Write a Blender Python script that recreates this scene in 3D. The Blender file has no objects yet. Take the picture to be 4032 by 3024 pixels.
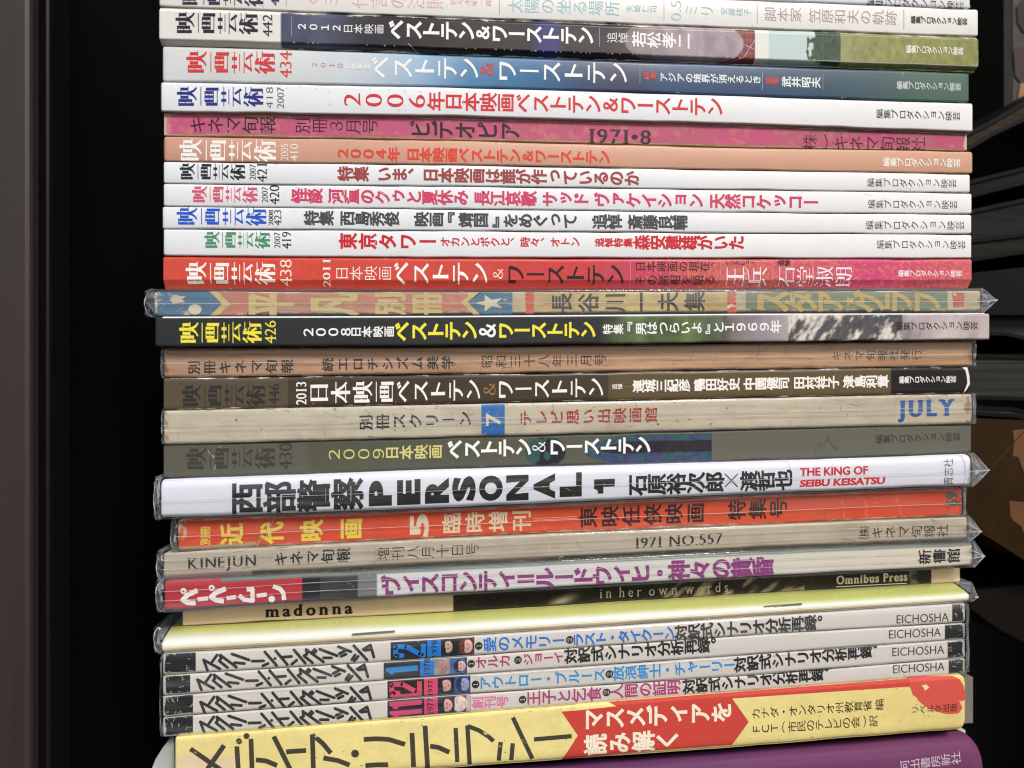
import bpy, bmesh, math, random
import numpy as np
from mathutils import Vector
random.seed(7)
SC = bpy.context.scene
COL = SC.collection
R = math.radians

# ------------------------------------------------------------------ camera
D, YAW, F = 0.1934, R(6.9), 3030.0          # metres from the spines, turn to the right, focal length in photo pixels
cam_d = bpy.data.cameras.new('camera'); cam = bpy.data.objects.new('camera', cam_d); COL.objects.link(cam)
cam.location = (0, -D, 0); cam.rotation_euler = (R(90), 0, -YAW)
cam_d.sensor_width = 36; cam_d.lens = 36*F/4032; cam_d.clip_start = 0.005; cam_d.clip_end = 500
SC.camera = cam
cam_d.dof.use_dof = True; cam_d.dof.focus_distance = .197; cam_d.dof.aperture_fstop = 11.0
# ------------------------------------------------------------------ world, sun, exposure
SUN_EL, SUN_AZ = R(43), R(158)              # azimuth from +Y clockwise: in front of the pile, to the right
w = bpy.data.worlds.new('World'); SC.world = w; w.use_nodes = True
nt = w.node_tree; bg = nt.nodes['Background']
sky = nt.nodes.new('ShaderNodeTexSky'); sky.sky_type = 'NISHITA'; sky.sun_disc = False
sky.sun_elevation = SUN_EL; sky.sun_rotation = SUN_AZ; sky.air_density = 1.0; sky.dust_density = 2.5
nt.links.new(sky.outputs[0], bg.inputs[0]); bg.inputs[1].default_value = 0.10
sd = bpy.data.lights.new('sun', 'SUN'); sun = bpy.data.objects.new('sun', sd); COL.objects.link(sun)
sd.energy = 2.5; sd.angle = R(14); sd.color = (1.0, 0.95, 0.88)
sv = Vector((math.sin(SUN_AZ)*math.cos(SUN_EL), math.cos(SUN_AZ)*math.cos(SUN_EL), math.sin(SUN_EL)))
sun.rotation_euler = (-sv).to_track_quat('-Z', 'Y').to_euler(); sun.location = sv*3
vs = SC.view_settings
vs.view_transform = 'Standard'; vs.look = 'None'; vs.gamma = 1; vs.use_curve_mapping = False; vs.exposure = 0.2
SC.cycles.filter_width = 1.15

# ------------------------------------------------------------------ geometry helpers: photo pixel -> point of the place
ca, sa = math.cos(YAW), math.sin(YAW)
def ray(x, y):
    u, v = (x-2016)/F, -(y-1512)/F
    return np.array([u*ca + sa, -u*sa + ca, v])
def at(x, y, Y):
    "the point seen at photo pixel x, y that lies at depth Y behind the spines"
    d = ray(x, y); t = (Y + D)/d[1]
    return np.array([d[0]*t, Y, d[2]*t])
def P(reg, X, Y):
    x0, y0 = {'A': (560, 0), 'B': (1760, 0), 'C': (2832, 0)}[reg[0]]
    y0 = {'': 0, '2': 550, '3': 1100, '4': 1650, '5': 2150, '6': 2574}[reg[1:]]
    return (x0 + X/1.8433, y0 + Y/1.8433)
def lin(c):
    a = np.array(c, float)/255
    return np.where(a <= .04045, a/12.92, ((a+.055)/1.055)**2.4)
def noise2(x, y, seed=0):
    x = np.asarray(x, float); y = np.asarray(y, float)
    xi = np.floor(x); yi = np.floor(y); fx = x-xi; fy = y-yi
    def h(a, b): 
        v = np.sin(a*127.1 + b*311.7 + seed*74.7)*43758.5453
        return v-np.floor(v)
    fx = fx*fx*(3-2*fx); fy = fy*fy*(3-2*fy)
    return (h(xi,yi)*(1-fx)+h(xi+1,yi)*fx)*(1-fy) + (h(xi,yi+1)*(1-fx)+h(xi+1,yi+1)*fx)*fy
def fbm(x, y, seed=0, o=3):
    return sum(noise2(np.asarray(x)*2**k, np.asarray(y)*2**k, seed+k)*.5**k for k in range(o))/sum(.5**k for k in range(o))

def mesh_obj(name, verts, faces, mat, parent=None, smooth=False):
    me = bpy.data.meshes.new(name); me.from_pydata([tuple(v) for v in verts], [], [tuple(f) for f in faces])
    if mat: me.materials.append(mat)
    if smooth: me.polygons.foreach_set('use_smooth', [True]*len(me.polygons))
    me.update()
    o = bpy.data.objects.new(name, me); COL.objects.link(o)
    if parent:
        o.parent = parent; o.matrix_parent_inverse = parent.matrix_basis.inverted()
    return o
def box(name, x0, x1, y0, y1, z0, z1, mat, parent=None):
    v = [(x,y,z) for x in (x0,x1) for y in (y0,y1) for z in (z0,z1)]
    return mesh_obj(name, v, [(0,1,3,2),(4,6,7,5),(0,4,5,1),(2,3,7,6),(0,2,6,4),(1,5,7,3)], mat, parent)
def thing(name, label, cat, loc, group=None):
    o = bpy.data.objects.new(name, None); COL.objects.link(o); o.location = tuple(loc); o.empty_display_size = .01
    o['label'] = label; o['category'] = cat
    if group: o['group'] = group
    return o

# ------------------------------------------------------------------ materials
def new_mat(name):
    m = bpy.data.materials.new(name); m.use_nodes = True
    return m, m.node_tree, m.node_tree.nodes['Principled BSDF']
def mnode(nt, t, **k):
    n = nt.nodes.new(t)
    for a, b in k.items(): setattr(n, a, b)
    return n
def ramp(nt, src, a, b):
    n = mnode(nt, 'ShaderNodeMapRange'); n.inputs[1].default_value = a; n.inputs[2].default_value = b
    nt.links.new(src, n.inputs[0]); return n.outputs[0]
def mixc(nt, fac, a, b):
    n = mnode(nt, 'ShaderNodeMix', data_type='RGBA')
    for s, i in ((fac,0),(a,6),(b,7)):
        if hasattr(s, 'links') or hasattr(s, 'is_output'): nt.links.new(s, n.inputs[i])
        else: n.inputs[i].default_value = s if i == 0 else (*s, 1)
    return n.outputs[2]
def math_(nt, op, a, b):
    n = mnode(nt, 'ShaderNodeMath', operation=op)
    for s, i in ((a,0),(b,1)):
        if hasattr(s, 'links'): nt.links.new(s, n.inputs[i])
        else: n.inputs[i].default_value = s
    return n.outputs[0]
def tex(nt, scale, detail=4, stretch=(1,1,1), rough=.6, off=(0,0,0)):
    c = mnode(nt, 'ShaderNodeTexCoord'); mp = mnode(nt, 'ShaderNodeMapping')
    mp.inputs['Scale'].default_value = stretch; mp.inputs['Location'].default_value = off
    nt.links.new(c.outputs['Object'], mp.inputs[0])
    n = mnode(nt, 'ShaderNodeTexNoise'); n.inputs['Scale'].default_value = scale
    n.inputs['Detail'].default_value = detail; n.inputs['Roughness'].default_value = rough
    nt.links.new(mp.outputs[0], n.inputs['Vector']); return n.outputs[0]
def print_mat(name, rough=.35, wear=.3, stain=.06, wearcol=(.72,.68,.58), staincol=(.25,.18,.10), fibre=0., dots=.3, spec=.32, seed=0):
    "printed paper: colour attribute, edge scuffs (attribute 'edge'), blotchy ageing, specks"
    m, nt, b = new_mat(name); L = nt.links
    off = (seed*.37, 0, seed*.11)
    at_ = mnode(nt, 'ShaderNodeAttribute', attribute_name='Col'); ed = mnode(nt, 'ShaderNodeAttribute', attribute_name='edge')
    c = at_.outputs['Color']
    n1 = tex(nt, 55, 5, (1,1,1.6), .65, off)                         # blotches
    c = mixc(nt, math_(nt, 'MULTIPLY', ramp(nt, n1, .46, .72), stain), c, staincol)
    if fibre:
        n2 = tex(nt, 150, 5, (.22,1,5), .75, off)
        c = mixc(nt, math_(nt, 'MULTIPLY', ramp(nt, n2, .42, .68), fibre), c, staincol)
    n3 = tex(nt, 900, 2, (1,1,1), .5, off)                            # specks
    c = mixc(nt, math_(nt, 'MULTIPLY', ramp(nt, n3, .70, .76), dots), c, (.10,.08,.06))
    n4 = tex(nt, 260, 5, (.55,1,1), .7, off)                           # scuffed edges
    e = math_(nt, 'MULTIPLY', ed.outputs['Fac'], wear)
    th = math_(nt, 'SUBTRACT', math_(nt, 'ADD', e, n4), .93)
    c = mixc(nt, ramp(nt, th, .0, .10), c, wearcol)
    L.new(c, b.inputs['Base Color'])
    rn = ramp(nt, n1, .2, .8)
    L.new(math_(nt, 'ADD', math_(nt, 'MULTIPLY', rn, .18), rough-.09), b.inputs['Roughness'])
    b.inputs['Specular IOR Level'].default_value = spec
    bp = mnode(nt, 'ShaderNodeBump'); bp.inputs['Strength'].default_value = .25; bp.inputs['Distance'].default_value = .0003
    n5 = tex(nt, 90, 3, (.4,1,1), .5, off); L.new(n5, bp.inputs['Height']); L.new(bp.outputs[0], b.inputs['Normal'])
    return m
_inks = {}
def ink(rgb, worn=0.0, rough=.4, under=(.7,.68,.62)):
    k = (tuple(rgb), worn, rough, tuple(under))
    if k not in _inks:
        m, nt, b = new_mat('ink'); c = tuple(lin(rgb))
        if worn:
            n = tex(nt, 420, 4, (.6,1,1), .7)
            c_ = mixc(nt, ramp(nt, n, .66-.16*worn, .72-.1*worn), c, under); nt.links.new(c_, b.inputs['Base Color'])
        else:
            n = tex(nt, 200, 3); c_ = mixc(nt, math_(nt, 'MULTIPLY', n, .3), c, tuple(min(1, v*1.25+.006) for v in c))
            nt.links.new(c_, b.inputs['Base Color'])
        b.inputs['Roughness'].default_value = rough; b.inputs['Specular IOR Level'].default_value = .3
        _inks[k] = m
    return _inks[k]
def plain(name, rgb, rough=.6, var=.25, scale=60, stretch=(1,1,1), spec=.5):
    m, nt, b = new_mat(name); c = tuple(lin(rgb))
    n = tex(nt, scale, 5, stretch, .65)
    nt.links.new(mixc(nt, ramp(nt, n, .3, .75), tuple(v*(1-var) for v in c), tuple(min(1,v*(1+var)) for v in c)), b.inputs['Base Color'])
    b.inputs['Roughness'].default_value = rough; b.inputs['Specular IOR Level'].default_value = spec
    return m
def film_mat(name, tint=(.97,.98,1.0), haze=.016, seed=0, bump=.5, stretch=(.12,1,3.0), refl=.04, streak=.11):
    m, nt, b = new_mat(name); L = nt.links; nt.nodes.remove(b); out = nt.nodes['Material Output']
    tr = mnode(nt, 'ShaderNodeBsdfTransparent'); tr.inputs[0].default_value = (*tint, 1)
    gl = mnode(nt, 'ShaderNodeBsdfGlossy'); gl.inputs['Roughness'].default_value = .07
    df = mnode(nt, 'ShaderNodeBsdfDiffuse'); df.inputs[0].default_value = (.8,.82,.85,1)
    bp = mnode(nt, 'ShaderNodeBump'); bp.inputs['Strength'].default_value = bump; bp.inputs['Distance'].default_value = .0012
    L.new(tex(nt, 70, 3, stretch, .5, (seed*.3,0,seed*.2)), bp.inputs['Height'])
    fr = mnode(nt, 'ShaderNodeLayerWeight')
    for n in (gl, df, fr): L.new(bp.outputs[0], n.inputs['Normal'])
    m1 = mnode(nt, 'ShaderNodeMixShader')         # dust haze, plus streak reflections painted in as pale diffuse bands
    st_ = math_(nt, 'MULTIPLY', ramp(nt, tex(nt, 170, 4, (.07,1,1.6), .65, (seed*.7,0,.3)), .5, .78), streak)
    L.new(math_(nt, 'ADD', st_, haze), m1.inputs[0]); L.new(tr.outputs[0], m1.inputs[1]); L.new(df.outputs[0], m1.inputs[2])
    m2 = mnode(nt, 'ShaderNodeMixShader'); L.new(math_(nt, 'ADD', math_(nt, 'MULTIPLY', math_(nt, 'POWER', fr.outputs['Facing'], 4.), .75), refl), m2.inputs[0]); L.new(m1.outputs[0], m2.inputs[1]); L.new(gl.outputs[0], m2.inputs[2])
    L.new(m2.outputs[0], out.inputs[0])
    return m
FILM = film_mat('clear_film')
FILM_WILD = film_mat('crumpled_film', bump=1.0, stretch=(1,1,1), haze=.30, refl=.22)
SEAM = plain('film_seam', (190,192,196), .2, .3, 200)
EDGE = plain('film_edge_glint', (205,210,218), .15, .5, 500)
FILM_OLD = film_mat('yellowed_film', tint=(.96,.95,.92), haze=.022, streak=.09, seed=3)
PAGES = plain('page_paper', (205,196,176), .8, .12, 900, (.02,.02,1))

# ------------------------------------------------------------------ lettering
_gl = {}
def outline(s):
    if s not in _gl:
        c = bpy.data.curves.new('g', 'FONT'); c.body = s; c.resolution_u = 4
        o = bpy.data.objects.new('g', c); COL.objects.link(o); bpy.context.view_layer.update()
        m = o.to_mesh()
        V = np.array([v.co[:2] for v in m.vertices]).reshape(-1, 2); Fc = [tuple(p.vertices) for p in m.polygons]
        o.to_mesh_clear(); bpy.data.objects.remove(o); bpy.data.curves.remove(c)
        _gl[s] = (V, Fc)
    return _gl[s]
_st = {}
class Faces(list): main = None
def styled(s, a=0., b=0., serif=0.):
    "outline with vertical strokes thickened by a and horizontal ones by b (each side, in em); serif: length of added serifs"
    k = (s, a, b, serif)
    if k in _st: return _st[k]
    V, Fc = outline(s); V = V.copy(); n = len(V)
    if n and (a or b or serif):
        ds = {}
        for f in Fc:
            for i in range(len(f)): ds[(f[i], f[(i+1) % len(f)])] = 1
        nxt, prv = {}, {}
        for (i, j) in ds:
            if (j, i) not in ds: nxt[i] = j; prv[j] = i
        bars = []
        if serif:
            y0, y1 = 0.0, V[:,1].max()
            levels = {0.0}
            for i, j in nxt.items():
                d = V[j]-V[i]
                if abs(d[1]) < .004 and .05 < abs(d[0]) < .17:
                    yy = V[i][1]; h = .042
                    inside = 1 if d[0] > 0 else -1        # interior on the left of the edge
                    x0_, x1_ = min(V[i][0],V[j][0])-serif-a, max(V[i][0],V[j][0])+serif+a
                    bars.append((x0_, x1_, yy, yy+inside*h))
        out = V.copy()
        for i in nxt:
            if i not in prv: continue
            e1 = V[i]-V[prv[i]]; e2 = V[nxt[i]]-V[i]
            l1, l2 = np.linalg.norm(e1), np.linalg.norm(e2)
            if l1 < 1e-9 or l2 < 1e-9: continue
            n1 = np.array([e1[1], -e1[0]])/l1; n2 = np.array([e2[1], -e2[0]])/l2
            d1 = a*n1[0]**2+b*n1[1]**2; d2 = a*n2[0]**2+b*n2[1]**2
            det = n1[0]*n2[1]-n1[1]*n2[0]
            if abs(det) > .35:
                q = np.array([(d1*n2[1]-d2*n1[1])/det, (n1[0]*d2-n2[0]*d1)/det])
            else:
                nn = n1+n2; q = nn/max(1e-6, np.linalg.norm(nn))*(d1+d2)/2
            lim = 1.6*max(abs(a), abs(b)); lq = np.linalg.norm(q)
            if lq > lim: q *= lim/lq
            out[i] = V[i]+q
        V = out
        if bars:
            add = []; Fc = Faces(Fc); Fc.main = len(V)
            for (p, q, r, t) in bars:
                k0 = len(V)+len(add); add += [(p,r),(q,r),(q,t),(p,t)]
                Fc.append((k0,k0+1,k0+2,k0+3) if t > r else (k0+3,k0+2,k0+1,k0))
            V = np.vstack([V, np.array(add)])
    if max(abs(a), abs(b)) > .012:                  # every facet free of its neighbours: see Letters.add
        N, Q = [], Faces()
        for f in Fc:
            k0 = len(N); N += [V[i] for i in f]; Q.append(tuple(range(k0, k0+len(f))))
        V, Fc = np.array(N).reshape(-1, 2), Q; Fc.main = -1
    _st[k] = (V, Fc)
    return _st[k]
SMALL = set('ァィゥェォッャュョぁぃぅぇぉっゃゅょ')
TURN = set('ー－=＝『』（）()')
STY = dict(reg=(0,0,0), bold=(.022,.020,0), heavy=(.036,.030,0), ultra=(.044,.038,0), thin=(-.012,-.012,0), light=(-.006,-.006,0),
           title=(.034,-.016,0), mincho=(.008,-.018,0), brush=(.030,.004,0), serif=(.018,-.006,.055), slab=(.042,.014,.06), egypt=(.056,.028,.07), black=(.066,.056,0), serifthin=(.002,-.010,.045))
class Letters:
    "collects glyphs in photo pixels, then lays them on one spine"
    def __init__(s): s.v = []; s.f = []; s.n = 0
    def add(s, V, Fc):
        # each shape lies a hair above the one before, so that overlapping strokes never share a plane
        k = len(s.v); s.n += 1; z = (s.n % 8)*1.6e-6; m = getattr(Fc, 'main', None)
        if m == -1:
            zz_ = np.zeros(len(V))
            for i, f in enumerate(Fc): zz_[list(f)] = (i % 9)*1.5e-6
            s.v += [(p[0], p[1], z+q) for p, q in zip(V, zz_)]
        else: s.v += [(p[0], p[1], z+(1.4e-5 if m is not None and i >= m else 0)) for i, p in enumerate(V)]
        s.f += [tuple(i+k for i in f) for f in Fc]
    def vrun(s, text, p0, p1, h, style='reg', fill=1.0, sp=.5):
        "Japanese spine writing: characters turned a quarter to the left, first one at p0, last one ending at p1"
        a, b, sf = STY[style]; wts = [sp if ch == ' ' else 1. for ch in text]
        L = p1[0]-p0[0]; cell = L/(sum(wts)-.07); sl = (p1[1]-p0[1])/L; x = p0[0]-cell*.035
        he = h/.90
        for ch, wt in zip(text, wts):
            if ch != ' ':
                V, Fc = styled(ch, a, b, sf)
                if len(V):
                    g = V-np.array([.5, .365])
                    if ord(ch) < 0x2000: g = V-np.array([(V[:,0].min()+V[:,0].max())/2, .345])
                    if ch in '、。': g = g+np.array([.55, .55])
                    if ch in SMALL: g = g+np.array([.09, .09])
                    cx = x+cell*wt/2; cy = p0[1]+(cx-p0[0])*sl; ce = cell*fill
                    if ch in 'ー＝': 
                        px = cx+g[:,0]*ce; py = cy-g[:,1]*he; s.add(np.c_[px, py+(px-cx)*sl], Fc)
                    elif ch in '（）『』':           # vertical forms: turned back a quarter
                        gg = (V-np.array([(V[:,0].min()+V[:,0].max())/2, .365])); px = cx+gg[:,0]*ce; py = cy-gg[:,1]*he
                        s.add(np.c_[px, py+(px-cx)*sl], Fc)
                    else:
                        px = cx-g[:,1]*ce; py = cy-g[:,0]*he; s.add(np.c_[px, py+(px-cx)*sl], Fc)
            x += cell*wt
        return s
    def rbox(s, text, x0, y0, x1, y1, style='reg', sl=0.):
        "a horizontal string turned a quarter to the left and fitted into a box"
        V, Fc = styled(text, *STY[style]); lo, hi = V.min(0), V.max(0); g = (V-lo)/(hi-lo)
        px = x1-g[:,1]*(x1-x0); py = y1-g[:,0]*(y1-y0); s.add(np.c_[px, py+(px-(x0+x1)/2)*sl], Fc); return s
    def hrun(s, text, p0, p1, cap, style='reg', capem=.682, track=0., slant=0.):
        "upright writing between two baseline points"
        a, b, sf = STY[style]
        if track:
            parts = []; x = 0
            for ch in text:
                if ch == ' ': x += .35; continue
                V, Fc = styled(ch, a, b, sf); parts.append((V+np.array([x-V[:,0].min(), 0]), Fc)); x += V[:,0].max()-V[:,0].min()+track
        else: parts = [styled(text, a, b, sf)]
        lo = min(V[:,0].min() for V, _ in parts); hi = max(V[:,0].max() for V, _ in parts); sl = (p1[1]-p0[1])/(p1[0]-p0[0])
        for V, Fc in parts:
            u = (V[:,0]-lo)/(hi-lo); px = p0[0]+u*(p1[0]-p0[0]); py = p0[1]+(px-p0[0])*sl-V[:,1]*cap/capem
            s.add(np.c_[px+slant*V[:,1]*cap, py], Fc)
        return s
    def poly(s, pts, tri=True):
        from mathutils.geometry import tessellate_polygon
        t = tessellate_polygon([[Vector((p[0], p[1], 0)) for p in pts]]); s.add(np.array(pts, float), t); return s
    def disc(s, cx, cy, r, ry=None, n=22):
        ry = ry or r
        s.add(np.array([(cx+r*math.cos(2*math.pi*i/n), cy+ry*math.sin(2*math.pi*i/n)) for i in range(n)]), [tuple(range(n))]); return s
    def stroke(s, pts, wd, rnd=False):
        pts = [np.array(p, float) for p in pts]
        for i in range(len(pts)-1):
            d = pts[i+1]-pts[i]; d = d/np.linalg.norm(d); n = np.array([-d[1], d[0]])*wd/2
            s.add([pts[i]+n, pts[i+1]+n, pts[i+1]-n, pts[i]-n], [(0,1,2,3)])
        ends = range(len(pts)) if rnd else range(1, len(pts)-1)
        for i in ends: s.disc(pts[i][0], pts[i][1], wd/2, n=12)
        return s
    def rect(s, x0, x1, ytop, ybot):
        s.poly([(x0, ytop[0]), (x1, ytop[1]), (x1, ybot[1]), (x0, ybot[0])]); return s
    def put(s, book, name, rgb, lift=.00005, worn=0., rough=.4, parent=None, label=None, mat=None, under=(.7,.68,.62)):
        V = np.array(s.v, float); F_ = s.f
        tt = (V[:,1]-book.yt(V[:,0]))/(book.ybm(V[:,0])-book.yt(V[:,0]))
        cuts = [t for t in book.pt if tt.min()+.01 < t < tt.max()-.01]
        if cuts:                                    # fold the print round the curve of the spine
            bm = bmesh.new(); bv = [bm.verts.new(p) for p in s.v]
            for f in s.f:
                try: bm.faces.new([bv[i] for i in f])
                except ValueError: pass
            xa, xb = V[:,0].min()-1, V[:,0].max()+1
            for t in cuts:
                ya, yb_ = [float(book.yt(x)+(book.ybm(x)-book.yt(x))*t) for x in (xa, xb)]
                bmesh.ops.bisect_plane(bm, geom=bm.verts[:]+bm.edges[:]+bm.faces[:], dist=1e-4, plane_co=(xa, ya, 0), plane_no=(-(yb_-ya), xb-xa, 0))
            bm.verts.index_update(); V = np.array([v.co[:] for v in bm.verts]); F_ = [tuple(v.index for v in f.verts) for f in bm.faces]; bm.free()
        W = book.surf(V[:,0], V[:,1], lift+V[:,2])
        o = mesh_obj(name, W, [tuple(reversed(f)) for f in F_], mat or ink(rgb, worn, rough, under), parent or book.root)
        me = o.data
        # all lettering faces the reader
        if sum(p.normal.y*p.area for p in me.polygons) > 0: me.flip_normals()
        if label: o['label'] = label
        return o

# ------------------------------------------------------------------ a bound volume lying on its side
FLAT = [(0,.55),(.015,.24),(.04,.06),(.08,0),(.92,0),(.96,.06),(.985,.24),(1,.55)]
class Book:
    def __init__(s, name, label, cat, xs, top, bot, keys, yb=0., prof=FLAT, mat=None, nx=220, rc=9, dep=.148, group=None, extra=None, gap=1.0, rows=0, pages=PAGES, rcl=None):
        s.x0, s.x1 = xs; s.top, s.bot, s.yb = top, bot, yb/1000.
        s.pt = np.array([p[0] for p in prof]); s.pd = np.array([p[1] for p in prof])/1000.
        if rows: s.ts = np.unique(np.r_[s.pt, np.linspace(0, 1, rows)])
        else: s.ts = s.pt
        rcl = rc if rcl is None else rcl
        c = at((s.x0+s.x1)/2, (s.yt((s.x0+s.x1)/2)+s.ybm((s.x0+s.x1)/2))/2, s.yb)
        s.root = thing(name, label, cat, (c[0], s.yb+dep/2, c[2]), group)
        # columns, finer at the ends for the rounded corners
        e = np.array([0,.06,.2,.45,.75,1.])*max(rc, 1); el = np.array([0,.06,.2,.45,.75,1.])*max(rcl, 1)
        X = np.unique(np.r_[s.x0+el, np.linspace(s.x0+max(rcl,1), s.x1-max(rc,1), nx), s.x1-e])
        n, m = len(X), len(s.ts); V = np.zeros((n, m, 3)); Cc = np.zeros((n, m, 3)); E = np.zeros((n, m))
        th = s.ybm(X)-s.yt(X)
        dl, dr = X-s.x0, s.x1-X
        ins = np.zeros(n)
        for d, r_ in ((dl, rcl), (dr, rc)):
            if r_ > 0:
                q = np.clip(1-d/r_, 0, 1); ins = np.maximum(ins, r_*(1-np.sqrt(1-q*q)))
        ins = np.minimum(ins, th*.45)
        for j, t in enumerate(s.ts):
            wob = s.yb*3e4+s.x0                     # covers are never quite straight
            g0 = gap+2.6*np.clip(fbm(X/170., wob, 7)-.35, 0, 1)*4*.5; g1 = gap+2.6*np.clip(fbm(X/150., wob+9, 8)-.35, 0, 1)*4*.5
            yy = s.yt(X)+g0+ins+(th-g0-g1-2*ins)*t
            dd = np.interp(t, s.pt, s.pd)+np.clip(1-np.minimum(dl*(rc/max(rcl,.1)), dr)/max(rc,1), 0, 1)**2*.0007
            Cc[:, j] = s.colour(X, t, keys, extra)
            for i in range(n): V[i, j] = s.point(X[i], yy[i], dd[i] if hasattr(dd, '__len__') else dd)
            E[:, j] = np.clip(np.maximum(1-min(t, 1-t)*7., 1-np.minimum(dl, dr)/26.), 0, 1)
        vid = lambda i, j: i*m+j
        verts = list(V.reshape(-1, 3)); cols = list(Cc.reshape(-1, 3)); eds = list(E.reshape(-1))
        faces = [(vid(i,j), vid(i,j+1), vid(i+1,j+1), vid(i+1,j)) for i in range(n-1) for j in range(m-1)]
        nf = len(faces)
        back = s.yb+dep
        k = len(verts); ci = list(range(0, n, max(1, n//12)))
        if ci[-1] != n-1: ci.append(n-1)
        for (j, sg) in ((0, 1), (m-1, -1)):           # front and back boards running into the shelf
            base = len(verts)
            for i in ci:
                p = verts[vid(i,j)].copy(); p[1] = back; verts.append(p); cols.append(Cc[i, j]); eds.append(.3)
            for a in range(len(ci)-1):
                strip = [vid(q,j) for q in range(ci[a], ci[a+1]+1)]
                f = strip+[base+a+1, base+a]
                faces.append(tuple(f) if sg < 0 else tuple(reversed(f)))
        # thin inner faces of the boards are hidden by the pages; close the spine ends
        for i, fl in ((0, 1), (n-1, 0)):
            f = [vid(i,j) for j in range(m)]
            b = len(verts)
            f2 = f+[b-len(ci)+(0 if i == 0 else len(ci)-1), b-2*len(ci)+(0 if i == 0 else len(ci)-1)]
            faces.append(tuple(f2) if fl == 0 else tuple(reversed(f2)))
        mat = mat or print_mat(name+'_print')
        o = mesh_obj('cover', verts, faces, mat, s.root)
        me = o.data
        sm = [True]*nf+[False]*(len(faces)-nf); me.polygons.foreach_set('use_smooth', sm)
        ca_ = me.color_attributes.new('Col', 'FLOAT_COLOR', 'POINT')
        ca_.data.foreach_set('color', np.c_[np.array(cols), np.ones(len(cols))].astype(np.float32).ravel())
        ea = me.attributes.new('edge', 'FLOAT', 'POINT'); ea.data.foreach_set('value', np.array(eds, np.float32))
        s.cover = o
        # block of pages seen at head and tail, a hair proud of the boards
        a, b = V[0, m//2], V[-1, m//2]
        zt0, zb0, zt1, zb1 = V[3,0,2], V[3,-1,2], V[-4,0,2], V[-4,-1,2]
        e = .0004; ext = .00025; yf = s.yb+s.pd.max()+.0012
        pv = []
        for x, zt, zb in ((a[0]-ext, zt0, zb0), (b[0]+ext, zt1, zb1)):
            for y in (yf, back-.0005):
                pv += [(x, y, zt-e), (x, y, zb+e)]
        if zt0-zb0 > 3*e: mesh_obj('page_block', pv, [(0,1,3,2),(4,6,7,5),(0,4,5,1),(2,3,7,6),(0,2,6,4),(1,5,7,3)], pages, s.root)
    def yt(s, x): return np.interp(x, [p[0] for p in s.top], [p[1] for p in s.top])
    def ybm(s, x): return np.interp(x, [p[0] for p in s.bot], [p[1] for p in s.bot])
    def point(s, px, py, d):
        p = at(px, py, s.yb); X, Y = p[0], s.yb+d
        wd = X*sa+(Y+D)*ca
        return np.array([X, Y, -(py-1512)/F*wd])
    def surf(s, px, py, lift):
        px = np.asarray(px, float); py = np.asarray(py, float)
        t = np.clip((py-s.yt(px))/(s.ybm(px)-s.yt(px)), 0, 1); d = np.interp(t, s.pt, s.pd)-lift
        u, v = (px-2016)/F, -(py-1512)/F
        X = (u*ca+sa)*(s.yb+D)/(-u*sa+ca); Y = s.yb+d; wd = X*sa+(Y+D)*ca
        return np.c_[X, Y, v*wd]
    def colour(s, X, t, keys, extra):
        kx = [k[0] for k in keys]; kc = np.array([lin(k[1]) for k in keys])
        c = np.stack([np.interp(X, kx, kc[:, q]) for q in range(3)], 1)
        return extra(X, t, c) if extra else c
    def panel(s, name, x0, x1, rgb, t0=.0, t1=1., lift=.00002, worn=0., rough=.4, keys=None, fn=None, mat=None, nx=None, nt=None, label=None):
        "a printed block of the spine between two photo columns"
        ts = np.unique(np.r_[t0, t1, s.pt[(s.pt > t0) & (s.pt < t1)], np.linspace(t0, t1, nt or 2)]); xs = np.linspace(x0, x1, nx or max(2, int((x1-x0)/40)))
        V, C = [], []
        for x in xs:
            x = float(x); a, b = s.yt(x)+1, s.ybm(x)-1
            for t in ts:
                V.append(s.point(x, a+(b-a)*t, np.interp(t, s.pt, s.pd)-lift))
                if fn: C.append(fn((x-x0)/(x1-x0), (t-t0)/(t1-t0)))
        m = len(ts); Fc = [(i*m+j, i*m+j+1, (i+1)*m+j+1, (i+1)*m+j) for i in range(len(xs)-1) for j in range(m-1)]
        o = mesh_obj(name, V, Fc, mat or ink(rgb, worn, rough), s.root, True)
        if fn:
            ca_ = o.data.color_attributes.new('Col', 'FLOAT_COLOR', 'POINT')
            ca_.data.foreach_set('color', np.c_[np.array(C), np.ones(len(C))].astype(np.float32).ravel())
        if label: o['label'] = label
        return o

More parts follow.
